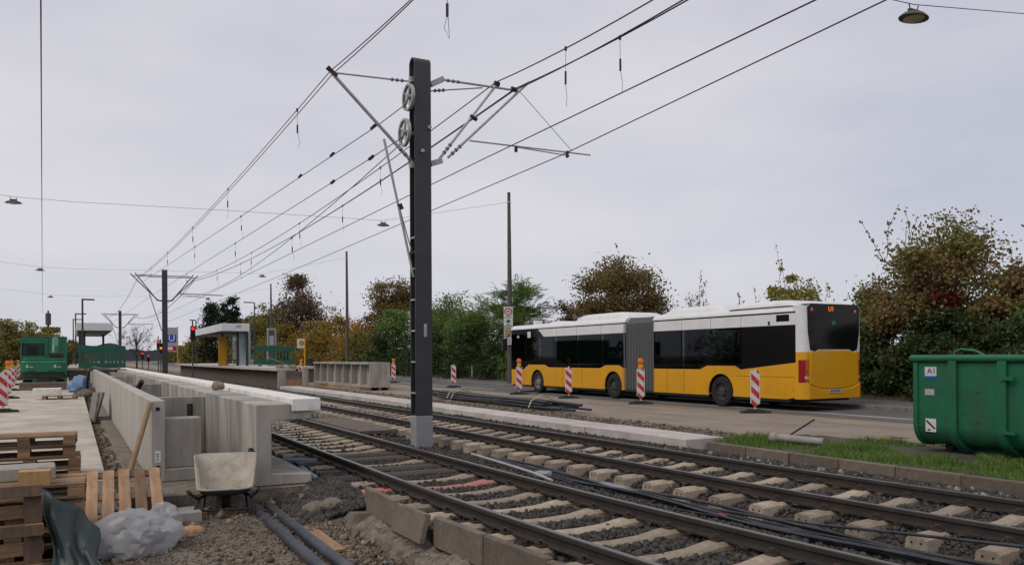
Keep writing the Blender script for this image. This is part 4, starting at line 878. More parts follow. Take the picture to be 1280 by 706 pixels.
# ================================================================== BEACONS
def stripe_mat(name, sgn):
    m = bpy.data.materials.new(name); m.use_nodes = True; t = m.node_tree; L = t.links.new; b = t.nodes['Principled BSDF']; b.inputs['Roughness'].default_value = .45
    tcn = N(t, 'ShaderNodeTexCoord'); sp = N(t, 'ShaderNodeSeparateXYZ'); L(tcn.outputs['Object'], sp.inputs[0])
    a = N(t, 'ShaderNodeMath', operation='MULTIPLY_ADD'); L(sp.outputs['X'], a.inputs[0]); a.inputs[1].default_value = sgn * 1.0; L(sp.outputs['Z'], a.inputs[2])
    d = N(t, 'ShaderNodeMath', operation='MULTIPLY_ADD'); L(a.outputs[0], d.inputs[0]); d.inputs[1].default_value = 1 / .36; d.inputs[2].default_value = 10.15
    f = N(t, 'ShaderNodeMath', operation='FRACT'); L(d.outputs[0], f.inputs[0]); g = N(t, 'ShaderNodeMath', operation='GREATER_THAN'); L(f.outputs[0], g.inputs[0]); g.inputs[1].default_value = .5
    ax = N(t, 'ShaderNodeMath', operation='ABSOLUTE'); L(sp.outputs['X'], ax.inputs[0]); lt = N(t, 'ShaderNodeMath', operation='LESS_THAN'); L(ax.outputs[0], lt.inputs[0]); lt.inputs[1].default_value = .115
    mu = N(t, 'ShaderNodeMath', operation='MULTIPLY'); L(g.outputs[0], mu.inputs[0]); L(lt.outputs[0], mu.inputs[1])
    mxn = N(t, 'ShaderNodeMix', data_type='RGBA'); L(mu.outputs[0], mxn.inputs[0]); mxn.inputs[6].default_value = (.55, .54, .53, 1); mxn.inputs[7].default_value = (.45, .012, .02, 1)
    nn = N(t, 'ShaderNodeTexNoise'); nn.inputs['Scale'].default_value = 9; nn.inputs['Detail'].default_value = 6; L(tcn.outputs['Object'], nn.inputs['Vector'])
    mr_ = N(t, 'ShaderNodeMapRange'); mr_.inputs['From Min'].default_value = .5; mr_.inputs['From Max'].default_value = .75; mr_.inputs['To Max'].default_value = .45; L(nn.outputs['Fac'], mr_.inputs['Value'])
    m2 = N(t, 'ShaderNodeMix', data_type='RGBA'); L(mr_.outputs[0], m2.inputs[0]); L(mxn.outputs[2], m2.inputs[6]); m2.inputs[7].default_value = (.25, .22, .19, 1); L(m2.outputs[2], b.inputs['Base Color']); return m
STR = {1: stripe_mat('red white stripes falling', 1), -1: stripe_mat('red white stripes rising', -1)}
def make_beacon(loc, rz, lampv, label, sgn=1, flat=False, grp='striped beacons beside the road', tilt=0):
    t = thing('traffic_beacon', label, 'beacon', loc, rz, grp); t.rotation_euler = (0, tilt, rz)
    b = MB(); b.prism([(-.42, 0), (.42, 0), (.4, .06), (.2, .085), (.2, .11), (-.2, .11), (-.2, .085), (-.4, .06)], -.2, .2); b.build('foot', M['rubber'], t, bevel=.01)
    pt = [(-.135, .28), (0, .17), (.135, .28), (.135, 1.2), (-.135, 1.2)] if not flat else [(-.135, .2), (.135, .2), (.135, 1.2), (-.135, 1.2)]
    MB().prism(pt, -.03, .0).build('panel', STR[sgn], t, bevel=.006)
    MB().box(-.025, .025, .001, .04, .08, 1.25).build('post', M['white_foil'], t)
    if lampv:
        k = MB().box(-.085, .085, -.04, .06, 1.21, 1.36).build('lamp_case', M['lamp_yellow'], t, bevel=.015)
        l = MB(); l.lathe((0, -.06, 1.46), (0, 1, 0), [(.03, 0), (.09, .015), (.105, .05), (.105, .09), (.09, .125), (.03, .14)], 18); l.build('lamp_lens', M['orange_lens'], t, smooth=40)
    return t
RB = [((492, 478), 1, 'striped beacon with orange lamp at the end of the concrete channel units'), ((567, 484), 0, 'lampless striped beacon standing alone between the mast and the pole with signs'), ((649, 489), 1, 'striped beacon with orange lamp before the front wheel of the bus'),
      ((711, 493.5), 0, 'lampless striped beacon before the front half of the bus'), ((801, 500), 1, 'striped beacon with orange lamp before the bellows of the bus'), ((944, 513), 0, 'lampless striped beacon behind the rear wheel of the bus'), ((375, 481), 1, 'tilted striped beacon with orange lamp at the end of the far platform')]
for i, ((px, py), lm_, lb) in enumerate(RB):
    p_ = onZ(px, py, -.129) if i in (0, 1, 6) else onX(px, py, 17.15); make_beacon((p_.x, p_.y, -.13), R(-28) + R(random.uniform(-6, 6)), lm_, lb, tilt=R(3) if i == 6 else 0)
LB = [((4, 515), 0, 1, 'lampless striped beacon first in the row on the pavement'), ((10, 498), 1, 1, 'striped beacon with orange lamp second in the row on the pavement'), ((15, 488), 1, 1, 'striped beacon with orange lamp in the middle of the row on the pavement'), ((18, 481), 0, 1, 'lampless striped beacon near the far end of the row on the pavement'), ((23, 475), 1, -1, 'striped beacon with orange lamp and rising stripes next to the excavator')]
for (px, py), lm_, sg, lb in LB:
    p_ = onZ(px, py, -.1); make_beacon((p_.x, p_.y, -.1), R(5), lm_, lb, sg, True, 'striped beacons on the pavement')

# ================================================================== EXCAVATOR AND GREEN SITE CONTAINER
ex = thing('excavator', 'green compact excavator seen from behind with rounded counterweight and dozer blade', 'excavator', (-1.42, 49.4, -.1))
for x in (-.95, .6):
    k = MB(); k.prism([(.5, .12), (.65, .0), (2.6, .0), (2.75, .15), (2.75, .4), (2.6, .52), (.65, .52), (.5, .4)], x, x + .38, 'x'); k.build('crawler_track', M['rubber'], ex, bevel=.03)
k = MB(); k.prism([(0, .0), (.05, .0), (.12, .15), (.1, .36), (.04, .42), (0, .36), (.02, .18)], -1.08, 1.08, 'x'); k.build('dozer_blade', mat('worn muddy steel', (.16, .12, .09), .7, var=.4, scale=4), ex)
MB().box(-.3, .3, .1, 2.4, .3, .62).build('undercarriage', M['black'], ex)
def rounded_back(z0, z1, w, d0, d1, cut=.25): return [(-w, d1), (-w, d0 + cut), (-w + cut * .5, d0 + .06), (-w + cut * 1.6, d0), (w - cut * 1.6, d0), (w - cut * .5, d0 + .06), (w, d0 + cut), (w, d1)]
MB().prism(rounded_back(0, 0, 1.06, .12, 2.3), .62, .86, 'z').build('swing_frame', M['rubber'], ex, bevel=.03)
MB().prism(rounded_back(0, 0, 1.04, .1, 1.3), .87, 1.55, 'z').build('counterweight', M['green_paint'], ex, bevel=.09)
MB().prism(rounded_back(0, 0, 1.0, .2, 1.3), 1.551, 1.66, 'z').build('engine_hood', M['green_paint'], ex, bevel=.05)
[MB().box(x_, x_ + .4, .07, .11, 1.0, 1.03).build('vent_slot', M['black'], ex) for x_ in (-.7, .2)]
cb = MB()
for x in (-1.04, .08):
    for y in (.45, 1.9): cb.box(x, x + .07, y, y + .07, 1.3, 2.6)
cb.box(-1.04, .15, .45, 1.97, 2.6, 2.7); cb.box(-.97, .08, .46, .52, 1.66, 1.78); cb.box(-.97, .08, .46, .52, 2.45, 2.6); cb.build('cab_frame', M['green_paint'], ex, bevel=.015)
MB().box(-.97, .08, .48, .5, 1.78, 2.45).build('cab_rear_window', M['cab_glass'], ex)
MB().box(-1.035, -1.02, .53, 1.9, 1.5, 2.6).build('cab_side_window', M['cab_glass'], ex); MB().box(.125, .135, .53, 1.9, 1.6, 2.6).build('cab_side_window', M['cab_glass'], ex)
MB().box(-.75, -.25, .9, 1.4, 1.5, 1.7).box(-.75, -.25, .85, 1.0, 1.7, 2.3).build('cab_seat', M['black'], ex, bevel=.04)
MB().box(.25, .95, .4, 1.2, 1.66, 1.95).build('engine_cover', M['rubber'], ex, bevel=.04)
bm_ = MB(); bm_.tube([(.45, 2.0, 1.2), (.5, 2.6, 2.3), (.5, 3.6, 2.75)], .15, 8); bm_.tube([(.5, 3.6, 2.75), (.5, 4.6, 1.3)], .12, 8); bm_.build('boom', M['green_paint'], ex)
bk = MB(); bk.prism([(4.5, 1.3), (4.8, 1.2), (4.9, .7), (4.5, .4), (4.3, .6)], .2, .8, 'x'); bk.build('bucket', M['rubber'], ex)
for x in (-.72, .55): text_obj('logo', 'a', .3, 'lettering', ex, (x, .09, 1.27), (R(90), 0, 0)); MB().box(x + .1, x + .28, .087, .094, 1.2, 1.22).build('logo_line', M['lettering'], ex)
sc_ = thing('site_container', 'plain green site container standing behind the excavator', 'container', (-2.7, 57, -.1))
cm = MB()
cm.box(0, 2.3, 0, 5, .1, 2.9); cm.build('body', M['green'], sc_)
for x in (.0, 2.22): MB().box(x - .01, x + .09, -.02, .08, 0, 2.95).build('corner_post', M['green'], sc_)
for i in range(6): MB().box(.2 + i * .34, .32 + i * .34, -.03, -.001, .2, 2.8).build('wall_rib', M['green'], sc_)
MB().box(-.02, 2.33, -.03, 5.02, 2.9, 2.97).build('roof_rim', M['green'], sc_)

# ================================================================== GREEN BARRIERS, SHELTERS, CABINET, SIGNS
def barrier(loc, w, h, label, rz=0):
    t = thing('barrier_panel', label, 'barrier', loc, rz, 'green plastic barriers')
    z0 = .12; n = 11; sw_ = w / n
    b = MB(); b.box(-w/2, w/2, -.03, .03, h * .74, h); b.box(-w/2, w/2, -.03, .03, z0, h * .3)
    b.box(-w/2, -w/2 + .12, -.03, .03, h * .3, h * .74); b.box(w/2 - .12, w/2, -.03, .03, h * .3, h * .74); b.box(-.12, .12, -.03, .03, h * .3, h * .74)
    b.build('panel', M['green_plastic'], t, bevel=.01)
    m_ = 5
    for s in (-1, 1):
        for i in range(1, m_):
            x = s * (.12 + (w / 2 - .24) * i / m_); MB().box(x - .055, x + .055, -.025, .025, h * .3, h * .74).build('slat', M['green_plastic'], t)
    for x in (-w * .35, w * .35): MB().box(x - .08, x + .08, -.22, .22, 0, .1).build('foot', M['rubber'], t, bevel=.01)
    return t
pa, pb = onY(98, 445, 50), onY(157, 445, 50); barrier(((pa.x + pb.x) / 2, 50, .9), pb.x - pa.x, onY(128, 432, 50).z - .9, 'green slotted barrier panel across the end of the retaining wall')
pa, pb = onY(317, 445, 58), onY(368, 445, 58); barrier(((pa.x + pb.x) / 2, 58, .95), pb.x - pa.x, onY(340, 432, 58).z - .95, 'green slotted barrier panel on the end of the far platform')
# planks on which the left barrier stands
pk = thing('plank_cover', 'timber planks laid over the walls under the green barrier', 'planks', (1.8, 50, .82))
for i in range(4): MB().box(-1.5, 1.6, -.4 + i * .21, -.2 + i * .21, .12 - .0, .16).build('plank', M['wood'], pk)
pk.location.z = .94 - .12 + .0
pk.location.z = .79
# far platform on the right
fp = thing('far_platform', 'finished far platform with thin overhanging slab and raw end face', 'platform', (10, 47, -.3))
for i in range(13): MB().box(0, 1.1 if i < 2 else 4.4, i * 4.0, i * 4.0 + 3.985, 1.08, 1.25).build('platform_slab', M['strip'], fp, bevel=.01)
MB().box(.55, 1.05, .2, 8.4, 0, 1.079).build('wall', M['concrete_old'], fp); MB().box(.55, 4.3, 8.401, 52, 0, 1.079).build('wall', M['concrete_old'], fp)
MB().box(.1, .54, -.02, .1, 0, 1.07).build('end_pier', M['concrete'], fp); MB().box(1.45, 1.75, -.3, .19, 0, 1.15).build('end_pier', M['concrete'], fp)
MB().box(.55, 1.44, -.1, .19, .05, .62).build('formwork_board', M['ply'], fp); MB().box(.55, 1.44, -.06, .19, .63, 1.05).build('end_wall', M['concrete_old'], fp)
for k in range(5): rock((10.25 + k * .2, 47.4 + .5 * (k % 2), 1.0), (.2, .25, .13), M['rubble'] if k != 2 else M['bag'], 'rubble lump heaped on the end of the far platform', 'rubble', seed=40 + k)['group'] = 'rubble heap on the platform end'
pl_ = MB(); pl_.cbox((0, 0, 0), (1.6, .12, .04), Matrix.Rotation(R(22), 4, 'Y')); tag(pl_.build('plank', M['wood_new'], loc=(10.3, 46.95, 1.25)), 'loose plank sticking out over the end of the far platform', 'plank')
def shelter(loc, w, ln, h, label, yellow, posts):
    t = thing('shelter', label, 'shelter', loc)
    MB().box(0, w, 0, ln, h - .55, h).build('roof', M['white'], t, bevel=.02)
    MB().box(.1, w - .1, .1, ln - .1, h - .6, h - .551).build('soffit', M['interior'], t)
    for (x, y) in posts: MB().box(x, x + .16, y, y + .16, 0, h - .6).build('post', M['anthracite'], t)
    return t
Yc = 62.0; c0, c1 = onY(277, 404, Yc), onY(312, 404, Yc); zb = .95
sh = shelter((c0.x, Yc, zb), c1.x - c0.x, 15, c0.z - zb, 'flat white roofed shelter with glass walls on the far platform', True, [(1.2, 1.0), (2.2 if c1.x - c0.x > 2.4 else c1.x - c0.x - .2, .3), (.9, 6), (1.9, 10), (1.9, 14)])
hS = c0.z - zb
for (y0, y1, x) in ((.5, 2.2, c1.x - c0.x - .12), (2.4, 4.4, c1.x - c0.x - .12), (4.6, 6.6, c1.x - c0.x - .12)): MB().box(x, x + .03, y0, y1, .1, hS - .5).build('glass_wall', M['glass'], sh)
for x in (1.25, 1.75): MB().box(x, x + .45, 1.05, 1.08, .1, hS - .5).build('glass_wall', M['glass'], sh)
MB().box(.9, 1.5, 7, 7.6, 0, 2.0).build('ticket_machine', M['cladding'], sh, bevel=.03); MB().box(1.3, 1.9, 3.2, 6.6, .4, .46).build('bench', M['black'], sh)
MB().box(.5, 1.05, 4.9, 5.0, 0, 2.3).build('yellow_panel', M['cladding'], sh); MB().box(1.0, 1.35, -.012, -.001, hS - .3, hS - .1).build('sign_box', M['grey_plate'], sh)
MB().box(1.2, 1.6, .25, .3, hS - .56, hS - .44).build('red_display', M['sig_red'], sh)
Yl = 66.0; c0, c1 = onY(95, 403, Yl), onY(141, 403, Yl)
s2 = shelter((c0.x, Yl, .9), c1.x - c0.x, 16, c0.z - .9, 'grey flat roofed platform shelter beyond the excavator', False, [(.15, .3), (.4, 2.5), (.4, 6), (1.9, 9)])
MB().box(.2, .6, .6, 5, 0, c0.z - .9 - .45).build('side_wall', M['anthracite'], s2)
lp = thing('left_platform', 'finished platform with anthracite shelter beyond the green barrier', 'platform', (-.4, 61.2, -.3))
for i in range(14): MB().box(0, 3.3, i * 4.0, i * 4.0 + 3.985, 1.08, 1.24).build('platform_slab', M['strip'], lp, bevel=.01)
MB().box(.1, 2.8, .05, 56, 0, 1.079).build('wall', M['concrete_old'], lp)
lp.name = 'platform'; fp.name = 'platform'
def lamp_post(px, pyt, Y, label, armx=.9, z0=.94):
    p_ = onY(px, pyt, Y); t = thing('lamp_post', label, 'lamp post', (p_.x, Y, z0), group='slim modern lamp posts'); h = p_.z - z0
    MB().tube([(0, 0, 0), (0, 0, h)], [.08, .06], 10).build('post', M['anthracite'], t, smooth=40); MB().box(-.06, armx, -.1, .1, h - .06, h + .04).build('lamp_head', M['anthracite'], t, bevel=.01)
lamp_post(103, 374, 64.5, 'tallest slim lamp post in front of the grey shelter', .75); lamp_post(94.5, 392, 88, 'slim lamp post half hidden behind the grey shelter', .9); lamp_post(91.5, 399, 105, 'shortest slim lamp post behind the grey shelter', .9)
lamp_post(318, 378, 90, 'slim lamp post behind the white shelter of the far platform', -1.1, 0); lamp_post(245, 400, 88, 'slim lamp post at the far end of the white shelter', -.6)
# electric cabinet, timetable stop sign, U sign
p_ = onY(335, 444, 60); cbn = thing('cabinet', 'tall grey cabinet behind the green barrier on the far platform', 'cabinet', (p_.x, 60, .95)); hh = onY(335, 410, 60).z - .95
MB().box(0, .6, 0, .4, 0, hh).build('body', M['galv_paint'], cbn, bevel=.02); MB().box(.05, .45, -.012, -.002, .2, hh - .15).build('door', M['pole_grey'], cbn); MB().box(.1, .4, -.02, -.011, hh * .55, hh * .8).build('notice', M['grey_plate'], cbn)
def sign_post(px, pyb, pyt, Y, zb_, label, pm_, nm='stop_sign'):
    p_ = onY(px, 440, Y); t = thing(nm, label, 'sign', (p_.x, Y, zb_)); h = onY(px, pyt, Y).z - zb_
    MB().tube([(0, 0, 0), (0, 0, h)], .06, 10).build('post', M[pm_], t, smooth=40); return t, h
t, h = sign_post(222, 455, 408, 95, .95, 'blue and white U stop sign on a yellow post', 'cladding', 'station_sign')
w_ = 1.0; MB().box(-w_ - .1, -.07, -.04, .04, h - 2.7, h - .1).build('sign_panel', M['grey_plate'], t)
MB().box(-w_ - .05, -.12, -.05, -.041, h - 1.7, h - .85).build('blue_panel', M['blue_sign'], t); text_obj('letter', 'U', .95, 'lettering', t, (-w_ / 2 - .085, -.055, h - 1.27), (R(90), 0, 0))
MB().box(-w_ - .05, -.12, -.05, -.041, h - 2.6, h - 2.1).build('map_panel', M['red'], t); MB().box(-w_ - .02, -.5, -.056, -.051, h - 2.5, h - 2.2).build('map_print', M['lettering'], t)
t, h = sign_post(381, 470, 423, 60, -.1, 'bus stop sign with yellow disc on a yellow post', 'cladding')
MB().box(-.55, .0, -.03, .03, h - .7, h).build('sign_panel', M['white_foil'], t); MB().lathe((-.22, -.031, h - .33), (0, -1, 0), [(.2, 0), (.2, .006)], 20).build('disc', M['lamp_yellow'], t); MB().ring((-.22, -.04, h - .33), (0, 1, 0), .14, .1, .004, 20).build('ring', mat('dark green print', (.02, .1, .04), .5), t)
# signs on the street pole
sp_ = thing('sign_stack', 'stack of four traffic signs on the pole in front of the bus', 'sign', (22.0, 41.8, 0)); sp_.rotation_euler = (0, 0, R(-28)); sp_.scale = (.75, 1, .69); sp_.location.z = .75
for (z0, z1, m) in ((4.35, 5.25, 'white_foil'), (3.65, 4.32, 'white_foil'), (2.7, 3.6, 'beige'), (2.1, 2.68, 'white_foil')): MB().box(-.35, .35, -.03, 0, z0 , z1).build('sign_plate', M[m], sp_, bevel=.006)
MB().ring((0, -.036, 4.86), (0, 1, 0), .31, .22, .006, 28).build('red_ring', M['red'], sp_)
k = MB(); k.box(-.14, .14, -.036, -.031, 4.82, 4.9); k.box(-.2, .2, -.036, -.031, 4.42, 4.47); k.box(-.16, .16, -.036, -.031, 3.72, 3.78)
for z in (2.8, 2.95, 3.1, 3.25, 3.42): k.box(-.24, .22 - .1 * (z * 10 % 2 > 1), -.036, -.031, z, z + .05)
for z in (2.2, 2.35, 2.5): k.box(-.22, .2, -.036, -.031, z, z + .05)
k.build('sign_print', M['dark_letter'], sp_)
MB().lathe((0, -.031, 4.05), (0, -1, 0), [(.16, 0), (.16, .006)], 18).build('green_disc', mat('green print', (.02, .14, .07), .5), sp_)
# traffic lights
def traffic_light(px, py, Y, zb_, lit, label, post_h=None):
    p_ = onY(px, py, Y); t = thing('traffic_light', label, 'traffic light', (p_.x, Y, zb_), group='traffic lights down the line'); h = p_.z - zb_
    MB().tube([(0, .12, 0), (0, .12, h + .8)], .055, 8).build('post', M['pole_grey'], t, smooth=40); MB().box(-.18, .18, -.1, .1, h - .65, h + .35).build('housing', M['black'], t, bevel=.02)
    for i in range(3):
        on = lit == i; MB().lathe((0, -.1, h + .15 - i * .32), (0, -1, 0), [(.125, 0), (.125, .02), (.05, .04)], 16).build('lens', M['sig_red'] if on and i == 0 else M['sig_orange'] if on else M['black'], t, smooth=40)
        MB().ring((0, -.16, h + .15 - i * .32), (0, 1, 0), .15, .135, .12, 16).build('visor', M['black'], t)
traffic_light(241, 413, 68, -.2, 0, 'red traffic light beside the white shelter of the far platform'); traffic_light(198, 429, 100, -.2, 0, 'red traffic light beside the dark mast behind the wall')
traffic_light(201, 433, 95, -.2, 1, 'amber traffic light beside the dark mast behind the wall'); traffic_light(178, 443, 125, -.2, 0, 'far red traffic light before the bare tree'); traffic_light(185.5, 446, 122, -.2, 0, 'far red traffic light between the bare tree and the mast')
am = thing('radio_tower', 'slim far radio tower rising behind the golden trees', 'tower', (onY(60.5, 440, 320).x, 320, 0)); h = onY(60.5, 388, 320).z
MB().tube([(0, 0, 0), (0, 0, h)], [.6, .25], 8).build('mast', M['pole_grey'], am); MB().lathe((0, 0, h - 5), (0, 0, 1), [(.3, 0), (.85, .2), (.85, 4), (.3, 4.2)], 10).build('antenna_drum', M['pole_grey'], am)
# concrete channel units on pallets
for i in range(7):
    y0 = 39.2 + i * 1.52; t = thing('channel_unit', '%s open concrete channel unit from the far end of the row on timber bearers' % ['', 'sixth', 'fifth', 'fourth', 'third', 'second', 'first'][i] if i else 'end unit of the concrete channel row, its closed side next to the beacon', 'channel unit', (12.9, y0, -.13), group='concrete channel units in a row')
    b = MB(); b.box(0, 1.05, 0, .1, .15, 1.4); b.box(0, 1.05, 1.501, 1.6, .15, 1.4) if i == 6 else None; b.box(0, 1.05, .101, 1.5, .15, .27); b.box(.3, 1.05, .101, 1.5, .271, 1.299); b.box(-.08, 1.05, .101, 1.5, 1.3, 1.4)
    b.build('shell', M['concrete'], t)
    for x in (-.05, .45, .95): MB().box(x, x + .12, -.02, 1.48, .0, .149).build('timber_bearer', M['wood'], t)

# ================================================================== FOREGROUND SITE THINGS
def pallet_meshes():
    g = {}
    g['deck'] = MB().box(-.6, .6, -.06, .06, 0, .022).mesh('deck_board', M['wood'], bevel=.003); g['deckw'] = MB().box(-.6, .6, -.07, .07, 0, .022).mesh('deck_board', M['wood'], bevel=.003)
    g['cross'] = MB().box(-.072, .072, -.4, .4, 0, .022).mesh('cross_board', M['wood_grey'], bevel=.003); g['block'] = MB().box(-.072, .072, -.05, .05, 0, .078).mesh('block', M['wood'], bevel=.003)
    g['bottom'] = MB().box(-.6, .6, -.05, .05, 0, .022).mesh('bottom_board', M['wood_grey'], bevel=.003); return g
PG = pallet_meshes()
def pallet(loc, rot, label, grp=None, cat='pallet'):
    t = thing('pallet', label, cat, loc, 0, grp); t.rotation_euler = rot; j = lambda: random.uniform(-.006, .006)
    for y in (-.35, 0, .35): link('bottom_board', PG['bottom'], t, (j(), y, 0))
    for x in (-.528, 0, .528):
        for y in (-.35, 0, .35): link('block', PG['block'], t, (x + j(), y + j(), .0222))
        link('cross_board', PG['cross'], t, (x + j(), 0, .1004))
    for y in (-.33, -.165, 0, .165, .33): link('deck_board', PG['deck'], t, (j(), y, .1226), (0, 0, j()))
    return t
gzf = lambda x, y: float(ground_z(np.array(float(x)), np.array(float(y))))
z = -.41
for k in range(5):
    pallet((-.53 + random.uniform(-.03, .03), 9.35 + random.uniform(-.03, .03), z + k * .1455), (0, 0, R(random.uniform(-3, 3))), ['lowest', 'second', 'middle', 'fourth', 'topmost'][k] + ' pallet of the stack next to the dark tarpaulin', 'stacked wooden pallets')
for k in range(4):
    pallet((-.56 + random.uniform(-.04, .04), 12.95 + random.uniform(-.04, .04), -.1 + k * .1455), (0, 0, R(random.uniform(-3, 2))), ['lowest', 'second', 'third', 'topmost'][k] + ' pallet of the stack on the end of the pavement', 'stacked wooden pallets')
zt = z + 5 * .1455
o = MB().box(-.55, .45, -.2, .2, 0, .13).build('concrete_slab', M['concrete'], bevel=.012, loc=(-.62, 9.5, zt)); o.rotation_euler = (0, 0, R(2)); tag(o, 'thick concrete slab lying on the pallet stack', 'concrete slab')
o = MB().box(-.13, .13, -.09, .09, 0, .13).build('timber_block', M['wood_new'], loc=(-.33, 9.05, zt)); o.rotation_euler = (0, 0, R(-4)); tag(o, 'fresh pale timber block on the front edge of the pallet stack', 'timber')
pallet((-.85, 8.45, -.02), (R(-97), 0, R(3)), 'pallet standing on its long side in front of the stack and beside the tarpaulin')
pallet((.5, 10.3, -.15), (0, R(-20), R(88)), 'weathered pallet lying tilted beside the white plastic sheet')
def crumple(name, loc, size, m, label, cat, seed, amp=.2, sub=3, fold=3.0):
    """creased sheet: coarse facets with sharp ridges, bigger folds underneath"""
    rg = random.Random(seed); bm = bmesh.new(); bmesh.ops.create_icosphere(bm, subdivisions=sub, radius=1)
    ds = [(Vector((rg.uniform(-1, 1), rg.uniform(-1, 1), rg.uniform(-1, 1))).normalized(), rg.uniform(fold * .6, fold * 1.8), rg.uniform(0, 6.28)) for _ in range(7)]
    for v in bm.verts: v.co += Vector((rg.uniform(-1, 1), rg.uniform(-1, 1), rg.uniform(-1, 1))) * .1 / sub
    for v in bm.verts:
        n_ = sum(1 - abs(math.sin(v.co.dot(d) * f + ph)) for d, f, ph in ds) / 7; s = 1 + amp * (n_ - .36) * 3.2 + rg.uniform(-.05, .05)
        c = v.co * s; zz = c.z * size[2]; v.co = Vector((c.x * size[0], c.y * size[1], max(zz, -size[2] * .75)))
    me = bpy.data.meshes.new(name); bm.to_mesh(me); bm.free(); me.materials.append(m); me.shade_smooth(); me.set_sharp_from_angle(angle=R(32)); o = link(name, me, None, loc); return tag(o, label, cat)
crumple('plastic_sheet', (.5, 9.05, -.28), (.42, .3, .25), M['bag'], 'crumpled white plastic sheeting heaped beside the pallets', 'plastic sheet', 3, amp=.3, sub=4, fold=2.4)
crumple('plastic_sheet', (.86, 9.75, -.27), (.17, .2, .16), M['bag'], 'smaller tuft of white plastic behind the bigger heap', 'plastic sheet', 4, amp=.3, sub=4, fold=2.4)
# dark tarpaulin draped over the front of the stack
V = []; F = []; nx_, ny_ = 16, 18
for j in range(ny_):
    for i in range(nx_):
        u, v = i / (nx_ - 1), j / (ny_ - 1); x = -.22 + .5 * u * (1 - .25 * v) + .05 * math.sin(v * 5 + u * 3); y = 8.75 - .5 * (1 - v) + .06 * math.sin(u * 9 + v * 2) + .03 * math.sin(u * 21); zz = -.44 + .72 * v ** 1.1 * (1 - .55 * u ** 1.5) + .02 * math.sin(u * 13 + v * 7); V.append((x, y, zz))
for j in range(ny_ - 1):
    for i in range(nx_ - 1): F.append((j*nx_+i, j*nx_+i+1, (j+1)*nx_+i+1, (j+1)*nx_+i))
k = MB(); k.add(V, F); o = k.build('tarpaulin', M['tarp'], smooth=50); so_ = o.modifiers.new('t', 'SOLIDIFY'); so_.thickness = .006; tag(o, 'dark green tarpaulin hanging in folds before the pallet stack', 'tarpaulin')
# timber pole leaning on the wall end
a, b = onY(157, 608, 11.6), onY(188, 503, 11.89); a.z = max(a.z, -.32); k = MB(); k.tube([(0, 0, 0), b - a], .036, 10); tag(k.build('timber_pole', M['wood_old'], smooth=40, loc=tuple(a)), 'long bare timber pole leaning on the end of the retaining wall', 'timber pole')
# flat slabs and bits in front of the walls
for (x, y, w, d_, h, rz, m, lb) in [(1.03, 10.2, .5, .4, .12, 4, 'concrete', 'flat concrete slab lying before the retaining wall next to the wheelbarrow'), (1.02, 10.95, .5, .3, .1, -8, 'concrete', 'flat concrete slab at the foot of the retaining wall with a red tag')]:
    o = MB().box(-w/2, w/2, -d_/2, d_/2, 0, h).build('concrete_slab', M[m], bevel=.01, loc=(x, y, gzf(x, y) - .015)); o.rotation_euler = (0, 0, R(rz)); tag(o, lb, 'concrete slab')
o = MB().box(-.04, .04, -.02, .02, 0, .012).build('red_tag', M['red'], loc=(1.08, 10.9, gzf(1.02, 10.95) + .0855)); tag(o, 'small red tag on the concrete slab', 'tag')
rock((1.1, 9.55, gzf(1.1, 9.55)), (.16, .12, .07), M['wood_new'], 'tan lump lying on the earth before the flat slab', 'lump', seed=12)
o = MB().box(-.12, .12, -.05, .05, 0, .06).build('timber_block', M['wood_new'], loc=(1.2, 7.75, gzf(1.2, 7.75))); o.rotation_euler = (0, R(8), R(-12)); tag(o, 'short timber offcut lying on the earth beside the pipes', 'timber')
# wheelbarrow
p_ = onZ(277, 634, -.34); wz = gzf(p_.x, p_.y - .5)
wb = thing('wheelbarrow', 'wheelbarrow with mortar stained tray parked before the platform walls', 'wheelbarrow', (p_.x + .0, p_.y - .3, wz), R(-10))
def loop(cx, y0, y1, w0, w1, z0, z1, r=.09):
    P = []
    for (sx, sy, a0) in ((1, 1, 0), (-1, 1, 90), (-1, -1, 180), (1, -1, 270)):
        yy = y1 if sy > 0 else y0; ww = w1 if sy > 0 else w0; zz = z1 if sy > 0 else z0
        for i in range(5):
            q = R(a0 + i * 22.5); P.append((sx * (ww - r) + r * math.cos(q), yy - sy * r + r * math.sin(q), zz))
    return P
k = MB(); l0, l1, l2 = loop(0, -.3, .46, .31, .36, .34, .68, .16), loop(0, -.26, .36, .27, .31, .28, .46, .14), loop(0, -.16, .2, .2, .22, .25, .24, .1); n = len(l0)
V = l0 + l1 + l2; F = [(i*n+j, i*n+(j+1) % n, (i+1)*n+(j+1) % n, (i+1)*n+j) for i in range(2) for j in range(n)] + [tuple(2*n+j for j in range(n))]
k.add(V, F); o = k.build('tray', [M['steel_dark'], M['tray']], wb, smooth=50); sm_ = o.modifiers.new('s', 'SOLIDIFY'); sm_.thickness = .012; sm_.offset = -1; sm_.material_offset = 1; sm_.material_offset_rim = 1
k = MB(); k.tube([Vector(v) for v in l0] + [Vector(l0[0])], .012, 6); k.build('tray_rim', M['tray'], wb, smooth=50)
for s in (-1, 1):
    k = MB(); k.tube([(s * .36, -.62, .36), (s * .3, -.3, .25), (s * .2, .2, .22), (s * .06, .4, .2)], .02, 8); k.build('frame_tube', M['steel_black'], wb, smooth=50)
    k = MB(); k.tube([(s * .29, -.2, .25), (s * .33, -.28, .1), (s * .32, -.3, 0.015), (s * .26, -.1, .015), (s * .24, .1, .24)], .021, 8); k.build('leg', M['steel_black'], wb, smooth=50)
    k = MB(); k.tube([(s * .36, -.61, .362), (s * .372, -.74, .4)], .022, 8); k.build('handle_grip', M['rubber'], wb, smooth=50)
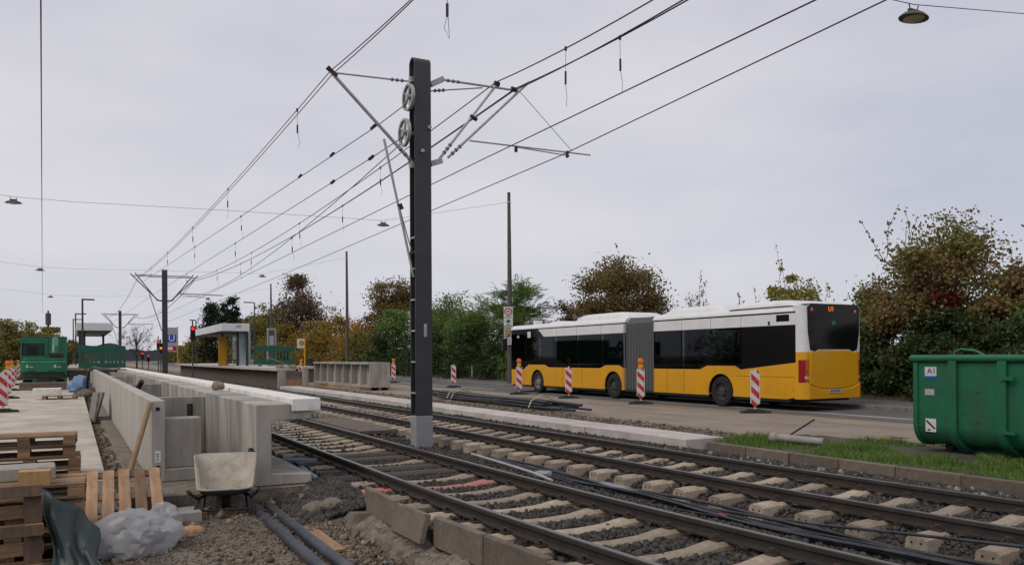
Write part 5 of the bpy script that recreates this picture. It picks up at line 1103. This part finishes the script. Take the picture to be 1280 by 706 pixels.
k = MB(); k.tube([(-.32, -.26, .1), (.32, -.26, .1)], .014, 8); k.build('cross_bar', M['steel_black'], wb)
k = MB(); k.ring((0, .4, .19), (1, 0, 0), .19, .12, .09, 24); k.lathe((-.04, .4, .19), (1, 0, 0), [(.12, 0), (.04, .02), (.04, .06), (.12, .08)], 16); k.build('wheel', M['rubber'], wb, smooth=40)
# pipes
for (x, lb, dz, y1) in ((1.93, 'dark grey plastic pipe lying next to the wheelbarrow, its side away from the plywood', 0, 10.25), (2.12, 'dark grey plastic pipe lying next to the plywood board', .01, 10.45)):
    k = MB(); ys_ = lin(3.5, y1, .5) + [y1]; k.tube([(.02 * math.sin(y * .7 + x), y - 7, gzf(x, y) * 0 + (-.36 + dz if y > 8.5 else -.375 + dz)) for y in ys_], .057, 16); tag(k.build('pipe', M['pipe'], smooth=50, loc=(x, 7, 0)), lb, 'pipe', 'plastic pipes on the earth')
a, b = onY(303, 600, 11.1), onY(316, 563, 11.0); k = MB(); k.tube([(0, 0, 0), b - a], .058, 14, caps=False); k.ring(b - a, b - a, .062, .045, .03, 16); tag(k.build('pipe_stub', M['pipe'], smooth=50, loc=tuple(a)), 'short grey pipe stub sticking up behind the wheelbarrow', 'pipe')
P4 = [onZ(x, y, -.375) for x, y in ((345, 647), (375, 644), (432, 685), (402, 690))]; k = MB(); k.add([tuple(p) for p in P4] + [(p.x, p.y, p.z - .025) for p in P4], [(0, 1, 2, 3), (7, 6, 5, 4), (0, 4, 5, 1), (1, 5, 6, 2), (2, 6, 7, 3), (3, 7, 4, 0)])
tag(k.build('plywood_board', M['ply']), 'brown plywood board lying flat beside the pipes', 'board')
for (a, b, r, m, lb) in [((357, 577), (409, 577), .055, 'pipe_blue', 'blue plastic pipe lying before the platform wall foot'), ((378, 588), (398, 602), .06, 'pipe_blue', 'blue plastic pipe stub pointing at the earth')]:
    A_, B_ = onZ(*a, -.17), onZ(*b, -.17); k = MB(); k.tube([(0, 0, 0), B_ - A_], r, 14); k.ring((0, 0, 0), B_ - A_, r + .012, r * .8, .06, 14); tag(k.build('pipe', M[m], smooth=50, loc=tuple(A_)), lb, 'pipe', 'blue pipes')
A_ = onZ(372, 572, -.17); o = MB().box(-.28, .28, -.06, .06, 0, .03).build('plank', M['wood'], loc=(A_.x, A_.y, -.2)); tag(o, 'short brown plank lying behind the blue pipes', 'plank')
A_ = onZ(402, 607, -.33); o = MB().box(-.09, .09, -.02, .02, 0, .24).build('plank', M['wood'], loc=(A_.x, A_.y, -.36)); o.rotation_euler = (0, 0, R(15)); tag(o, 'upright board end behind the lump of lean concrete', 'plank')
for i in range(16):
    x, y = random.uniform(.5, 2.7), random.uniform(6.5, 10.3)
    if abs(x - 2.02) < .25: continue
    k = MB().box(-.5, .5, -.5, .5, 0, 1); o = k.build('debris_chip', M['wood'] if i % 3 else M['concrete_old'], loc=(x, y, gzf(x, y) + .0)); o.scale = (random.uniform(.05, .16), random.uniform(.02, .06), random.uniform(.012, .03)); o.rotation_euler = (0, 0, random.uniform(0, 3)); tag(o, 'small splinter of wood or concrete on the earth', 'debris', 'scraps on the earth')

# ================================================================== CABLES BETWEEN THE TRACKS
for i in range(9):
    x0 = 5.86 + .036 * i; r = [.01, .013, .022, .013, .01, .016, .013, .02, .012][i]; k = MB(); ph = random.uniform(0, 6); am_ = .05
    y1 = 12.5 - .5 * (i % 3); pts = [(x0 + crv1(y) + am_ * math.sin(y * .8 + ph) * (1 if y < 9 else .6) + (.1 * (y - 9) / 4 if y > 9 else 0), y, -.2 + r + .02 * math.sin(y * 1.7 + ph) + (.03 if i % 2 else 0)) for y in lin(-1, y1, .35)]
    k.tube(pts, r, 8); tag(k.build('cable', M['pipe_black'], smooth=60), 'black cable of the bundle lying between both tracks', 'cable', 'cables between the tracks')
pts = [onX(px, py, 6.28) for px, py in ((1320, 687), (1280, 683), (1200, 674), (1110, 664), (1020, 655), (960, 646))]; k = MB(); k.tube(pts, .014, 8); tag(k.build('cable', M['pipe_black'], smooth=60), 'single black cable slung along the sleeper ends above the bundle', 'cable')
for i in range(8):
    p_ = onZ(836 + i * 9.5, 624 + i * 2.6, -.17); o = crumple('warning_tape', (p_.x, p_.y, -.185), (.045, .1, .025), M['red_tape'], 'scrap of red warning tape beside the cable bundle', 'tape', 60 + i, sub=2); o['group'] = 'scraps of red tape'
pts = [onZ(px, py, -.12) for px, py in ((590, 567), (610, 573), (640, 582), (665, 590), (690, 600))]; k = MB(); k.tube(pts, .02, 10); tag(k.build('hose', mat('pale gleam tube', (.35, .34, .36), .5), smooth=60), 'pale gleam tube lying along the rail right of the mast', 'hose')  # pale tube stands in for a whitish gleam along the rail
o = crumple('plastic_sheet', tuple(onZ(678, 592, -.15)), (.15, .1, .05), M['bag'], 'white scrap of sheeting among the cables right of the mast', 'plastic sheet', 9, sub=3)
o = crumple('plastic_sheet', tuple(onZ(770, 607, -.16)), (.1, .45, .012), M['bag'], 'translucent plastic strip lying on the cable bundle', 'plastic sheet', 10, sub=3)
# slab over the trench beside the mast
A_, B_ = onZ(400, 528, -.1), onZ(470, 523, -.1); o = MB().box(-.45, .45, -2.2, 2.2, 0, .09).build('cover_slab', M['concrete_old'], bevel=.01, loc=(6.0, 19.8, -.2)); tag(o, 'flat concrete cover slab between the tracks beyond the mast', 'concrete slab')
# things along the road edge
for i in range(18):
    k = MB(); r = random.uniform(.034, .045); L0, L1 = 19.4 + random.uniform(0, 2.5), 31.5 + random.uniform(-2, 1.2); lay = 0 if i < 8 else 1 if i < 14 else 2; xx = 12.5 + .115 * (i - (0, 8, 14)[lay]) + .06 * lay; zz = -.05 + r + .075 * lay; ph = random.uniform(0, 6)
    k.tube([(xx + .1 * math.sin((y - L0) * .25 + ph) * .5 + .03 * (y - 25), y, zz + .015 * math.sin(y + ph)) for y in lin(L0, L1, .8)], r, 8); tag(k.build('conduit', M['pipe_black'], smooth=60), 'black conduit in the bundle lying along the edge of the road', 'conduit', 'conduits beside the road')
for y in (22.0, 28.3, 28.7):
    k = MB(); x0 = 12.4 + .03 * (y - 25); k.tube([(x0 - .05, y, -.05), (x0 + .05, y, .16), (x0 + .45, y + .05, .33), (x0 + .9, y + .1, .16), (x0 + 1.0, y + .12, -.05)], .018, 6); tag(k.build('binding_strap', M['tape'], smooth=60), 'pale strap tied round the bundle of black conduits', 'strap', 'straps on the conduits')
A_, B_ = onZ(964, 546, -.0), onZ(1030, 552, -.02); k = MB(); k.tube([(0, 0, 0), (B_ - A_) * .12, (B_ - A_) * .14, B_ - A_], [.1, .1, .075, .065], 14); tag(k.build('fallen_post', mat('dirty pale post', (.3, .28, .25), .8, var=.3), smooth=50, loc=(A_.x, A_.y, .0)), 'dirty pale post lying fallen at the edge of the grass', 'post')
A_ = onZ(988, 543, -.1); B_ = onX(1018, 524, A_.x + .15); k = MB(); k.tube([(0, 0, 0), B_ - A_], .018, 8); tag(k.build('rusty_rod', M['rust'], loc=tuple(A_)), 'rusty rod sticking up slantwise over the fallen post', 'rod')
# by the excavator
p_ = onZ(75, 499, -.1); pallet((p_.x, p_.y + .3, -.1), (0, 0, R(-4)), 'small pallet lying on the pavement before the excavator')
o = MB().box(-.5, .5, -.3, .3, 0, .3).build('white_block', M['concrete_white'], bevel=.015, loc=(p_.x - .45, p_.y + .4, .0455)); tag(o, 'white block lying on the small pallet', 'block')
crumple('film_heap', (.25, 45.5, .15), (.5, .6, .55), M['blue_film'], 'crumpled blue plastic film heaped between excavator and wall', 'plastic film', 14, sub=3)
k = MB(); k.tube([(.55, 44, -.2), (.55, 43.6, .5), (.62, 43.2, .95), (.8, 42.5, 1.12), (1.1, 41, 1.05), (1.6, 39.5, 1.0)], .07, 10); tag(k.build('hose', M['black'], smooth=60), 'thick black hose bending over the top of the retaining wall', 'hose')
for k_ in range(5): rock((.3 + .1 * k_, 40 + k_ * 1.3, -.05), (.35, .3, .2), M['dirt'], 'heap of dark earth beside the excavator', 'earth heap', seed=70 + k_)['group'] = 'earth heaps by the excavator'

# ================================================================== PEOPLE
def person(loc, rz, label, top, legs):
    J = {'pel': (0, 0, .95, .13), 'wst': (0, 0, 1.1, .12), 'chs': (0, .01, 1.32, .15), 'nek': (0, 0, 1.5, .055), 'hd0': (0, -.02, 1.6, .085), 'hd1': (0, -.02, 1.72, .085),
         'shL': (-.18, 0, 1.43, .065), 'elL': (-.24, .02, 1.15, .048), 'wrL': (-.22, -.08, .92, .036), 'haL': (-.22, -.1, .83, .035), 'shR': (.18, 0, 1.43, .065), 'elR': (.25, .03, 1.15, .048), 'wrR': (.2, -.1, .95, .036), 'haR': (.18, -.14, .87, .035),
         'hpL': (-.09, 0, .9, .095), 'knL': (-.1, -.02, .5, .065), 'anL': (-.1, .02, .09, .045), 'toL': (-.11, -.14, .04, .04), 'hpR': (.09, 0, .9, .095), 'knR': (.1, -.03, .5, .065), 'anR': (.12, .01, .09, .045), 'toR': (.13, -.15, .04, .04)}
    E = [('pel', 'wst'), ('wst', 'chs'), ('chs', 'nek'), ('nek', 'hd0'), ('hd0', 'hd1'), ('chs', 'shL'), ('shL', 'elL'), ('elL', 'wrL'), ('wrL', 'haL'), ('chs', 'shR'), ('shR', 'elR'), ('elR', 'wrR'), ('wrR', 'haR'), ('pel', 'hpL'), ('hpL', 'knL'), ('knL', 'anL'), ('anL', 'toL'), ('pel', 'hpR'), ('hpR', 'knR'), ('knR', 'anR'), ('anR', 'toR')]
    ks_ = list(J); me = bpy.data.meshes.new('body'); me.from_pydata([J[q][:3] for q in ks_], [(ks_.index(a), ks_.index(b)) for a, b in E], []); ob = bpy.data.objects.new('body', me); COL.objects.link(ob)
    ob.modifiers.new('skin', 'SKIN')
    for i, q in enumerate(ks_): me.skin_vertices[0].data[i].radius = (J[q][3], J[q][3] * (.75 if q in ('chs', 'pel', 'wst') else 1)); me.skin_vertices[0].data[i].use_root = (q == 'pel')
    ss = ob.modifiers.new('sub', 'SUBSURF'); ss.levels = 2; ss.render_levels = 2
    dg = bpy.context.evaluated_depsgraph_get(); m2 = bpy.data.meshes.new_from_object(ob.evaluated_get(dg)); bpy.data.objects.remove(ob)
    m2.materials.clear()
    for m in (M['skin'], M[top], M[legs], M['black']): m2.materials.append(m)
    for f in m2.polygons:
        c = f.center; f.material_index = 3 if c.z < .1 else 2 if c.z < .95 and abs(c.x) < .19 else 0 if c.z > 1.52 or (c.z < .92) else 1
    m2.shade_smooth(); t = thing('person', label, 'person', loc, rz, 'people standing beyond the beacon'); link('body', m2, t)
    h = MB(); h.lathe((0, -.0, 1.66), (0, .15, 1), [(.1, -.02), (.108, .05), (.1, .1), (.06, .15), (.01, .17)], 14); h.build('hair', M['hair'], t, smooth=60)
for (px, py, lb, tp, lg) in ((380.5, 464, 'person in dark jacket standing behind the tilted beacon', 'cloth_dark', 'cloth_dark'), (388, 465, 'person in dark jacket and blue trousers standing next to the channel units', 'cloth_dark', 'cloth_blue')):
    p_ = onZ(px, py, 0.0); person((p_.x, p_.y, 0), R(random.uniform(-40, 40)), lb, tp, lg)

# ================================================================== TREES AND BUSHES
PAL = {'gold': [(.1, .085, .02), (.2, .15, .03), (.3, .19, .03), (.36, .25, .045)], 'dark': [(0.026, 0.041, 0.015), (0.041, 0.062, 0.020), (0.058, 0.084, 0.030), (0.082, 0.109, 0.036)], 'mid': [(0.056, 0.092, 0.026), (0.092, 0.146, 0.035), (0.131, 0.198, 0.051), (0.203, 0.254, 0.076)],
       'olive': [(0.086, 0.086, 0.030), (0.156, 0.143, 0.040), (0.227, 0.193, 0.050), (0.341, 0.269, 0.067)], 'orange': [(0.140, 0.085, 0.025), (0.260, 0.130, 0.025), (0.400, 0.190, 0.028), (0.500, 0.270, 0.040)],
       'brown': [(0.053, 0.047, 0.027), (0.099, 0.069, 0.039), (0.144, 0.090, 0.053), (0.157, 0.127, 0.053)], 'maple': [(0.066, 0.066, 0.022), (0.114, 0.096, 0.030), (0.168, 0.102, 0.042), (0.180, 0.156, 0.048), (0.288, 0.216, 0.066)],
       'mixed': [(0.077, 0.093, 0.028), (0.123, 0.138, 0.038), (0.193, 0.170, 0.049), (0.205, 0.082, 0.055), (0.301, 0.244, 0.082)], 'red': [(.07, .025, .018), (.11, .018, .02), (.17, .02, .025), (.1, .07, .025)],
       'yellowgreen': [(0.099, 0.113, 0.030), (0.175, 0.175, 0.044), (0.274, 0.248, 0.070), (0.398, 0.324, 0.086)], 'pine': [(0.013, 0.023, 0.011), (0.023, 0.037, 0.018), (0.036, 0.055, 0.026)], 'sumac': [(0.070, 0.117, 0.032), (0.117, 0.186, 0.047), (0.175, 0.256, 0.070), (0.233, 0.304, 0.093)]}
LM = {k: leaf_mat('leaves ' + k, v) for k, v in PAL.items()}
def leaves(C, size, up=.0):
    """C (n,3) leaf places -> rhombic leaves at random turns"""
    n = len(C); a = RNG.normal(size=(n, 3)); a[:, 2] *= (1 - up); a /= np.linalg.norm(a, axis=1)[:, None]; b = RNG.normal(size=(n, 3)); b -= (b * a).sum(1)[:, None] * a; b /= np.linalg.norm(b, axis=1)[:, None]
    s = (size * RNG.uniform(.55, 1.25, n))[:, None]; V = np.stack([C - a * s * .5, C + b * s * .33, C + a * s * .5, C - b * s * .33], 1).reshape(-1, 3); return V, np.arange(n * 4).reshape(n, 4)
def fronds(C, out, L, nl=8):
    n = len(C); d = out + RNG.normal(0, .45, (n, 3)); d[:, 2] = d[:, 2] * .5 + .1; d /= np.linalg.norm(d, axis=1)[:, None]; s = np.cross(d, np.array([0, 0, 1.])); s /= np.linalg.norm(s, axis=1)[:, None] + 1e-6; VV = []
    for i in range(nl):
        t = (i + 1) / nl; p = C + d * L * t - np.array([0, 0, 1.]) * L * .35 * t * t; ll = L * .26 * (1 - .45 * t)
        for sg in (-1, 1):
            tip = p + s * sg * ll + d * ll * .35 - np.array([0, 0, 1.]) * ll * .3; w = d * ll * .16; VV.append(np.stack([p, (p + tip) / 2 + w, tip, (p + tip) / 2 - w], 1))
    V = np.concatenate(VV).reshape(-1, 3); return V, np.arange(len(V)).reshape(-1, 4)
def tree(px, top, wpx, X, label, pal, n, leaf, shape='round', z0=.15, cat='tree', bare=0, K=None, name=None, dens=.14, shoots=0, pos=None, H=None, W=None, gz=.0, frond=False, grp='trees and bushes beyond the road', pal2=None, bias=.5, dep=.85):
    if pos is None: pos = onX(px, 446, X); pos = Vector((pos.x, pos.y, gz)); H = onX(px, top, X).z - gz; W = wpx * depth(pos) / FPX
    t = thing(name or ('bush' if cat == 'bush' else 'tree'), label, cat, tuple(pos), 0, grp); rg = RNG; n = int(n * 1.55); leaf = max(leaf, depth(pos) * .0027, .15 if n > 1500 and not frond else 0); K = K or int(np.clip(W * 10, 30, 110)); zb0 = H * z0
    v = rg.normal(size=(K, 3)); v /= np.linalg.norm(v, axis=1)[:, None]; r = rg.uniform(0, 1, K) ** bias * rg.uniform(.75, 1.12, K)
    if shape == 'cone':
        f = rg.uniform(0, 1, K) ** 1.7; a = rg.uniform(0, 6.28, K); rr = (1 - f) ** .75 * W / 2 * rg.uniform(.45, 1.05, K); C = np.stack([rr * np.cos(a), rr * np.sin(a), zb0 + (H * .96 - zb0) * f], -1)
    elif shape == 'bush':
        f = np.abs(v[:, 2]) * r; a = rg.uniform(0, 6.28, K); f = np.clip(f * 1.25, 0, 1.04); rr = W / 2 * np.sqrt(np.clip(1 - f ** 2.4, .12, 1)) * rg.uniform(.15, 1.08, K); C = np.stack([rr * np.cos(a), rr * np.sin(a) * dep, zb0 + (H * .93 - zb0) * f], -1)
    else: C = np.stack([v[:, 0] * r * W / 2, v[:, 1] * r * W / 2 * dep, (zb0 + H) / 2 + v[:, 2] * r * (H - zb0) / 2 * .95], -1)
    rc = W * dens * rg.uniform(.6, 1.4, K); who = rg.integers(0, K, n); off = rg.normal(size=(n, 3)) * np.array([1, 1, .7]) * rc[who][:, None] * .62; L_ = C[who] + off; L_ = L_[(L_[:, 2] > .03) & (L_[:, 2] < H * 1.02)]
    # trunk and limbs
    mb = MB(); r0 = .018 * H + .03; lean = rg.normal(0, .03, 2) * H; tr = [(0, 0, -.1), (lean[0] * .3, lean[1] * .3, H * .25), (lean[0] * .7, lean[1] * .7, H * .5), (lean[0], lean[1], H * .8)]
    if cat == 'bush': r0 *= .6
    mb.tube(tr, [r0, r0 * .8, r0 * .55, r0 * .15], 7)
    for i in rg.permutation(K)[:int(min(K, 26))]:
        c = C[i]; f = np.clip(c[2] / H * .6, .08, .62); s = Vector((lean[0] * f, lean[1] * f, H * f)); e = Vector(c); m_ = s.lerp(e, .5) + Vector((0, 0, .06 * H)) * random.uniform(-.3, 1); rl = r0 * .35 * (1 - f * .6); mb.tube([s, m_, e], [rl, rl * .6, rl * .18], 5, False)
    SV = []
    for i in range(shoots):
        a = rg.uniform(0, 6.28); rad = W * .38 * rg.uniform(0, 1); b0 = Vector((rad * math.cos(a), rad * math.sin(a) * .5, H * rg.uniform(.7, .9))); ln = H * rg.uniform(.1, .24); d = Vector((rg.normal(0, .22), rg.normal(0, .22), 1)); pts = [b0 + d * ln * q for q in (0, .5, 1)]; mb.tube(pts, [.015, .01, .004], 4, False)
        nn_ = int(rg.integers(8, 20)); q = rg.uniform(0.1, 1, nn_); SV.append(np.array([list(b0 + d * ln * float(x)) for x in q]) + rg.normal(0, .09, (nn_, 3)) * (1.2 - q)[:, None])
    mb.build('trunk', M['bark'], t, smooth=60)
    if bare:                                         # fine twigs
        tw = MB()
        for i in range(bare):
            c = Vector(C[rg.integers(0, K)]); d = Vector(rg.normal(size=3)); d.z = abs(d.z) + .3; d.normalize(); l = W * rg.uniform(.1, .24); tw.tube([c - d * l * .4, c + d * l * .3 + Vector(rg.normal(0, .04, 3)), c + d * l], [.012, .008, .003], 3, False)
        tw.build('twigs', M['bark'], t)['kind'] = 'stuff'
    if SV: L_ = np.concatenate([L_] + SV)
    if n:
        if frond: o_ = C[who[:len(L_)]] if False else L_ - np.array([0, 0, H * .4]); o_ = o_ / (np.linalg.norm(o_, axis=1)[:, None] + 1e-6); Vv, Ff = fronds(L_, o_, leaf)
        else: Vv, Ff = leaves(L_, leaf)
        link('crown', np_mesh('crown', Vv, Ff, LM[pal]), t)
    if pal2:
        p2, n2, (fx, fz, fr) = pal2; c2 = np.array([fx * W, -W * .28, fz * H]); Lr = c2 + rg.normal(size=(n2, 3)) * np.array([fr, fr * .6, fr * .8]) * W; Lr = Lr[Lr[:, 2] > .1]; Vv, Ff = leaves(Lr, leaf); link('coloured_foliage', np_mesh('coloured_foliage', Vv, Ff, LM[p2]), t)
    return t
T = tree
# right end: mixed autumn tree, red tree, dark hedge
T(1150, 268, 185, 26.5, 'tall autumn tree with long shoots in mixed green and russet behind the green container', 'mixed', 15000, .14, 'round', .12, shoots=12, pal2=('red', 500, (-.1, .52, .07)), dens=.12)
T(1265, 322, 110, 27, 'tree with dark red leaves beside the tall autumn tree', 'mixed', 6500, .13, 'round', .2, shoots=6, pal2=('red', 1700, (-.05, .5, .15)))
T(1345, 300, 130, 27, 'green tree at the end of the hedge right of the red tree', 'mid', 7000, .14, 'round', .1)
T(1085, 345, 75, 27, 'slender green tree just behind the rear of the bus', 'mid', 4500, .13, 'round', .1, shoots=4)
for i, (px, tp, w, X, pl) in enumerate([(1110, 398, 90, 25.6, 'dark'), (1165, 388, 110, 25.4, 'dark'), (1225, 398, 100, 25.2, 'dark'), (1290, 392, 120, 25.0, 'dark'), (1350, 395, 120, 25, 'mid'), (1075, 415, 80, 26, 'dark')]):
    T(px, tp, w, X, ['dense ivy bush right behind the tail of the bus', 'dense ivy bush between the bus and the green container', 'dense ivy bush behind the stickered end of the green container', 'dense ivy bush behind the ribs of the green container', 'lighter green bush behind the far ribs of the container', 'dark ivy bush hidden by the rear of the bus'][i], pl, 8500, .11, 'bush', .0, 'bush', dens=.13)
# behind the bus
T(772, 322, 135, 28, 'round brown and green maple rising behind the bus', 'maple', 23000, .16, 'round', .05, dens=.12, shoots=4)
T(710, 366, 55, 27.5, 'russet bush beside the round maple behind the bus', 'brown', 3500, .13, 'round', .1, bare=30)
T(873, 350, 48, 27, 'sparse half bare tree above the middle of the bus roof', 'olive', 330, .12, 'round', .15, bare=90, shoots=3)
T(978, 322, 42, 27, 'narrow yellow-green tree spiking up above the rear roof of the bus', 'yellowgreen', 3600, .13, 'round', .1, shoots=3, dens=.13)
T(1015, 350, 100, 27.5, 'low yellow-green tree above the rear roof of the bus', 'yellowgreen', 7000, .13, 'round', .1, shoots=8, bare=30)
T(935, 368, 60, 27, 'thin shoots rising above the roof of the bus', 'olive', 260, .11, 'round', .1, bare=40, shoots=5)
for px in (690, 735, 790, 845, 900, 950, 1000): T(px, 424, 75, 25.8, 'low dark hedge bush hidden mostly behind the bus', 'dark', 2600, .14, 'bush', 0, 'bush', dens=.14)
# green sumac by the pole and neighbours to the mast
T(645, 345, 100, 26, 'bushy green sumac with feathery leaves beside the pole with signs', 'sumac', 1500, .75, 'round', .1, frond=True, dens=.09)
T(600, 366, 80, 26.5, 'feathery dark green sumac left of the pole with signs', 'mid', 1100, .7, 'round', .05, frond=True, dens=.1)
for i, (px, tp, w, X, pl) in enumerate([(560, 362, 80, 27, 'mid'), (545, 372, 70, 29, 'mixed'), (585, 385, 70, 26, 'mid')]): T(px, tp, w, X, ['broad green tree right of the dark mast', 'mixed autumn tree just right of the dark mast', 'green tree between the mast and the feathery sumac'][i], pl, 8000, .16, 'round', .05, shoots=[6, 3, 0][i])
for i, (px, tp, w, pl) in enumerate([(545, 415, 80, 'dark'), (590, 410, 75, 'dark'), (632, 412, 75, 'dark'), (665, 405, 70, 'mid'), (510, 415, 70, 'dark'), (480, 412, 60, 'dark'), (450, 415, 60, 'olive')]): T(px, tp, w, 25.3, ['dense dark bush just right of the tall mast', 'dense dark bush behind the lone lampless beacon', 'dense dark bush beside the pole with signs', 'green bush before the front of the bus', 'dense dark bush half hidden by the tall mast', 'dark bush behind the beacon with the channel units', 'olive bush behind the channel units'][i], pl, 6500, .15, 'bush', 0, 'bush', dens=.13)
# left of the mast
T(490, 346, 72, 31, 'tall spreading grey-green tree left of the dark mast', 'maple', 9000, .2, 'round', .4, dens=.12)
T(493, 388, 66, 27, 'bright green bushy tree left of the dark mast', 'sumac', 9000, .17, 'bush', 0)
T(455, 388, 62, 28, 'orange autumn tree behind the slim pole', 'orange', 8000, .17, 'bush', 0)
T(428, 396, 60, 28, 'yellow-brown autumn tree left of the orange tree', 'gold', 7000, .17, 'bush', 0, pal2=('orange', 900, (.2, .6, .2)))
T(398, 402, 70, 27, 'golden autumn tree behind the channel units', 'gold', 7000, .18, 'bush', 0)
T(372, 344, 92, 29, 'tall dark brown pointed tree above the autumn trees', 'brown', 14000, .24, 'cone', .04, dens=.13)
T(405, 372, 50, 32, 'nearly bare tree behind the tall brown tree', 'brown', 500, .2, 'round', .3, bare=160)
T(340, 375, 60, 30, 'olive tree beside the tall brown tree', 'olive', 6500, .22, 'round', .05)
T(318, 385, 45, 32, 'brownish tree behind the white shelter', 'maple', 4500, .24, 'round', .05)
T(352, 405, 60, 26, 'golden autumn bush behind the grey cabinet', 'gold', 6000, .2, 'bush', 0)
T(288, 370, 34, 34, 'dark pine with a bent open crown beyond the white shelter', 'pine', 3500, .3, 'round', .35, dens=.12)
T(265, 376, 44, 33, 'dark conifer beyond the white shelter', 'pine', 5500, .3, 'cone', .1, dens=.13)
T(250, 415, 40, 30, 'olive bushes beyond the end of the far platform', 'olive', 4000, .28, 'bush', 0)
T(228, 432, 40, 36, 'low far bushes left of the far platform', 'olive', 3000, .4, 'bush', 0)
T(300, 400, 50, 33, 'golden tree behind the roof of the white shelter', 'olive', 4000, .26, 'round', .05)
# bare tree and golden wood on the left
p_ = onZ(170, 452, -.0); T(0, 0, 0, 0, 'bare leafless tree far down the line', 'brown', 60, .3, 'round', .2, bare=520, pos=Vector((onY(171, 440, 170).x, 170, -.2)), H=8.5, W=8.0, grp=None)
for i, (px, tp, w, Y, pl) in enumerate([(8, 400, 70, 85, 'olive'), (40, 402, 60, 92, 'yellowgreen'), (65, 410, 45, 98, 'olive'), (-30, 395, 80, 80, 'olive'), (88, 424, 40, 120, 'olive'), (22, 425, 60, 78, 'olive'), (58, 425, 50, 82, 'dark')]):
    a = onY(px, 446, Y); T(0, 0, 0, 0, ['golden tree behind the row of pavement beacons', 'tall yellow-green tree behind the excavator cab', 'golden tree under the far radio tower', 'golden tree at the outer end of the wood', 'low golden tree beside the grey shelter', 'low golden bush between beacons and excavator', 'dark green bush behind the excavator'][i], pl, 8000, .24, 'bush', 0, pos=Vector((a.x, Y, -.2)), H=onY(px, tp, Y).z + .2, W=w * depth(a) / FPX * .95, grp='golden trees behind the excavator')

# the wood goes on along the pavement side and the hedge goes on beyond the container, outside the picture: unseen trees added to darken the bus reflections
for i in range(11):
    y = -22 + i * 9; T(0, 0, 0, 0, 'unseen added tree of the wood that lines the far side of the pavement', 'olive' if i % 2 else 'mid', 3500, .34, 'bush', 0, pos=Vector((-24 - 3 * (i % 3), y, -.3)), H=7 + (i * 37 % 5), W=9.5, grp='wood lining the pavement')
for i in range(6):
    y = 5 - i * 7.5; T(0, 0, 0, 0, 'unseen added tree of the hedge that goes on along the road past the container', 'mid' if i % 2 else 'olive', 3500, .3, 'bush', 0, pos=Vector((27.5 + (i % 2), y, 0)), H=6 + (i * 17 % 4), W=8.5, grp='hedge past the container')

tag(MB().tube([(0, 0, 0), (0, 0, 1.0)], .04, 8).build('marker_post', M['white_foil'], loc=(24.1, onX(590, 460, 24.1).y, -.02)), 'thin white marker post at the foot of the hedge', 'post')
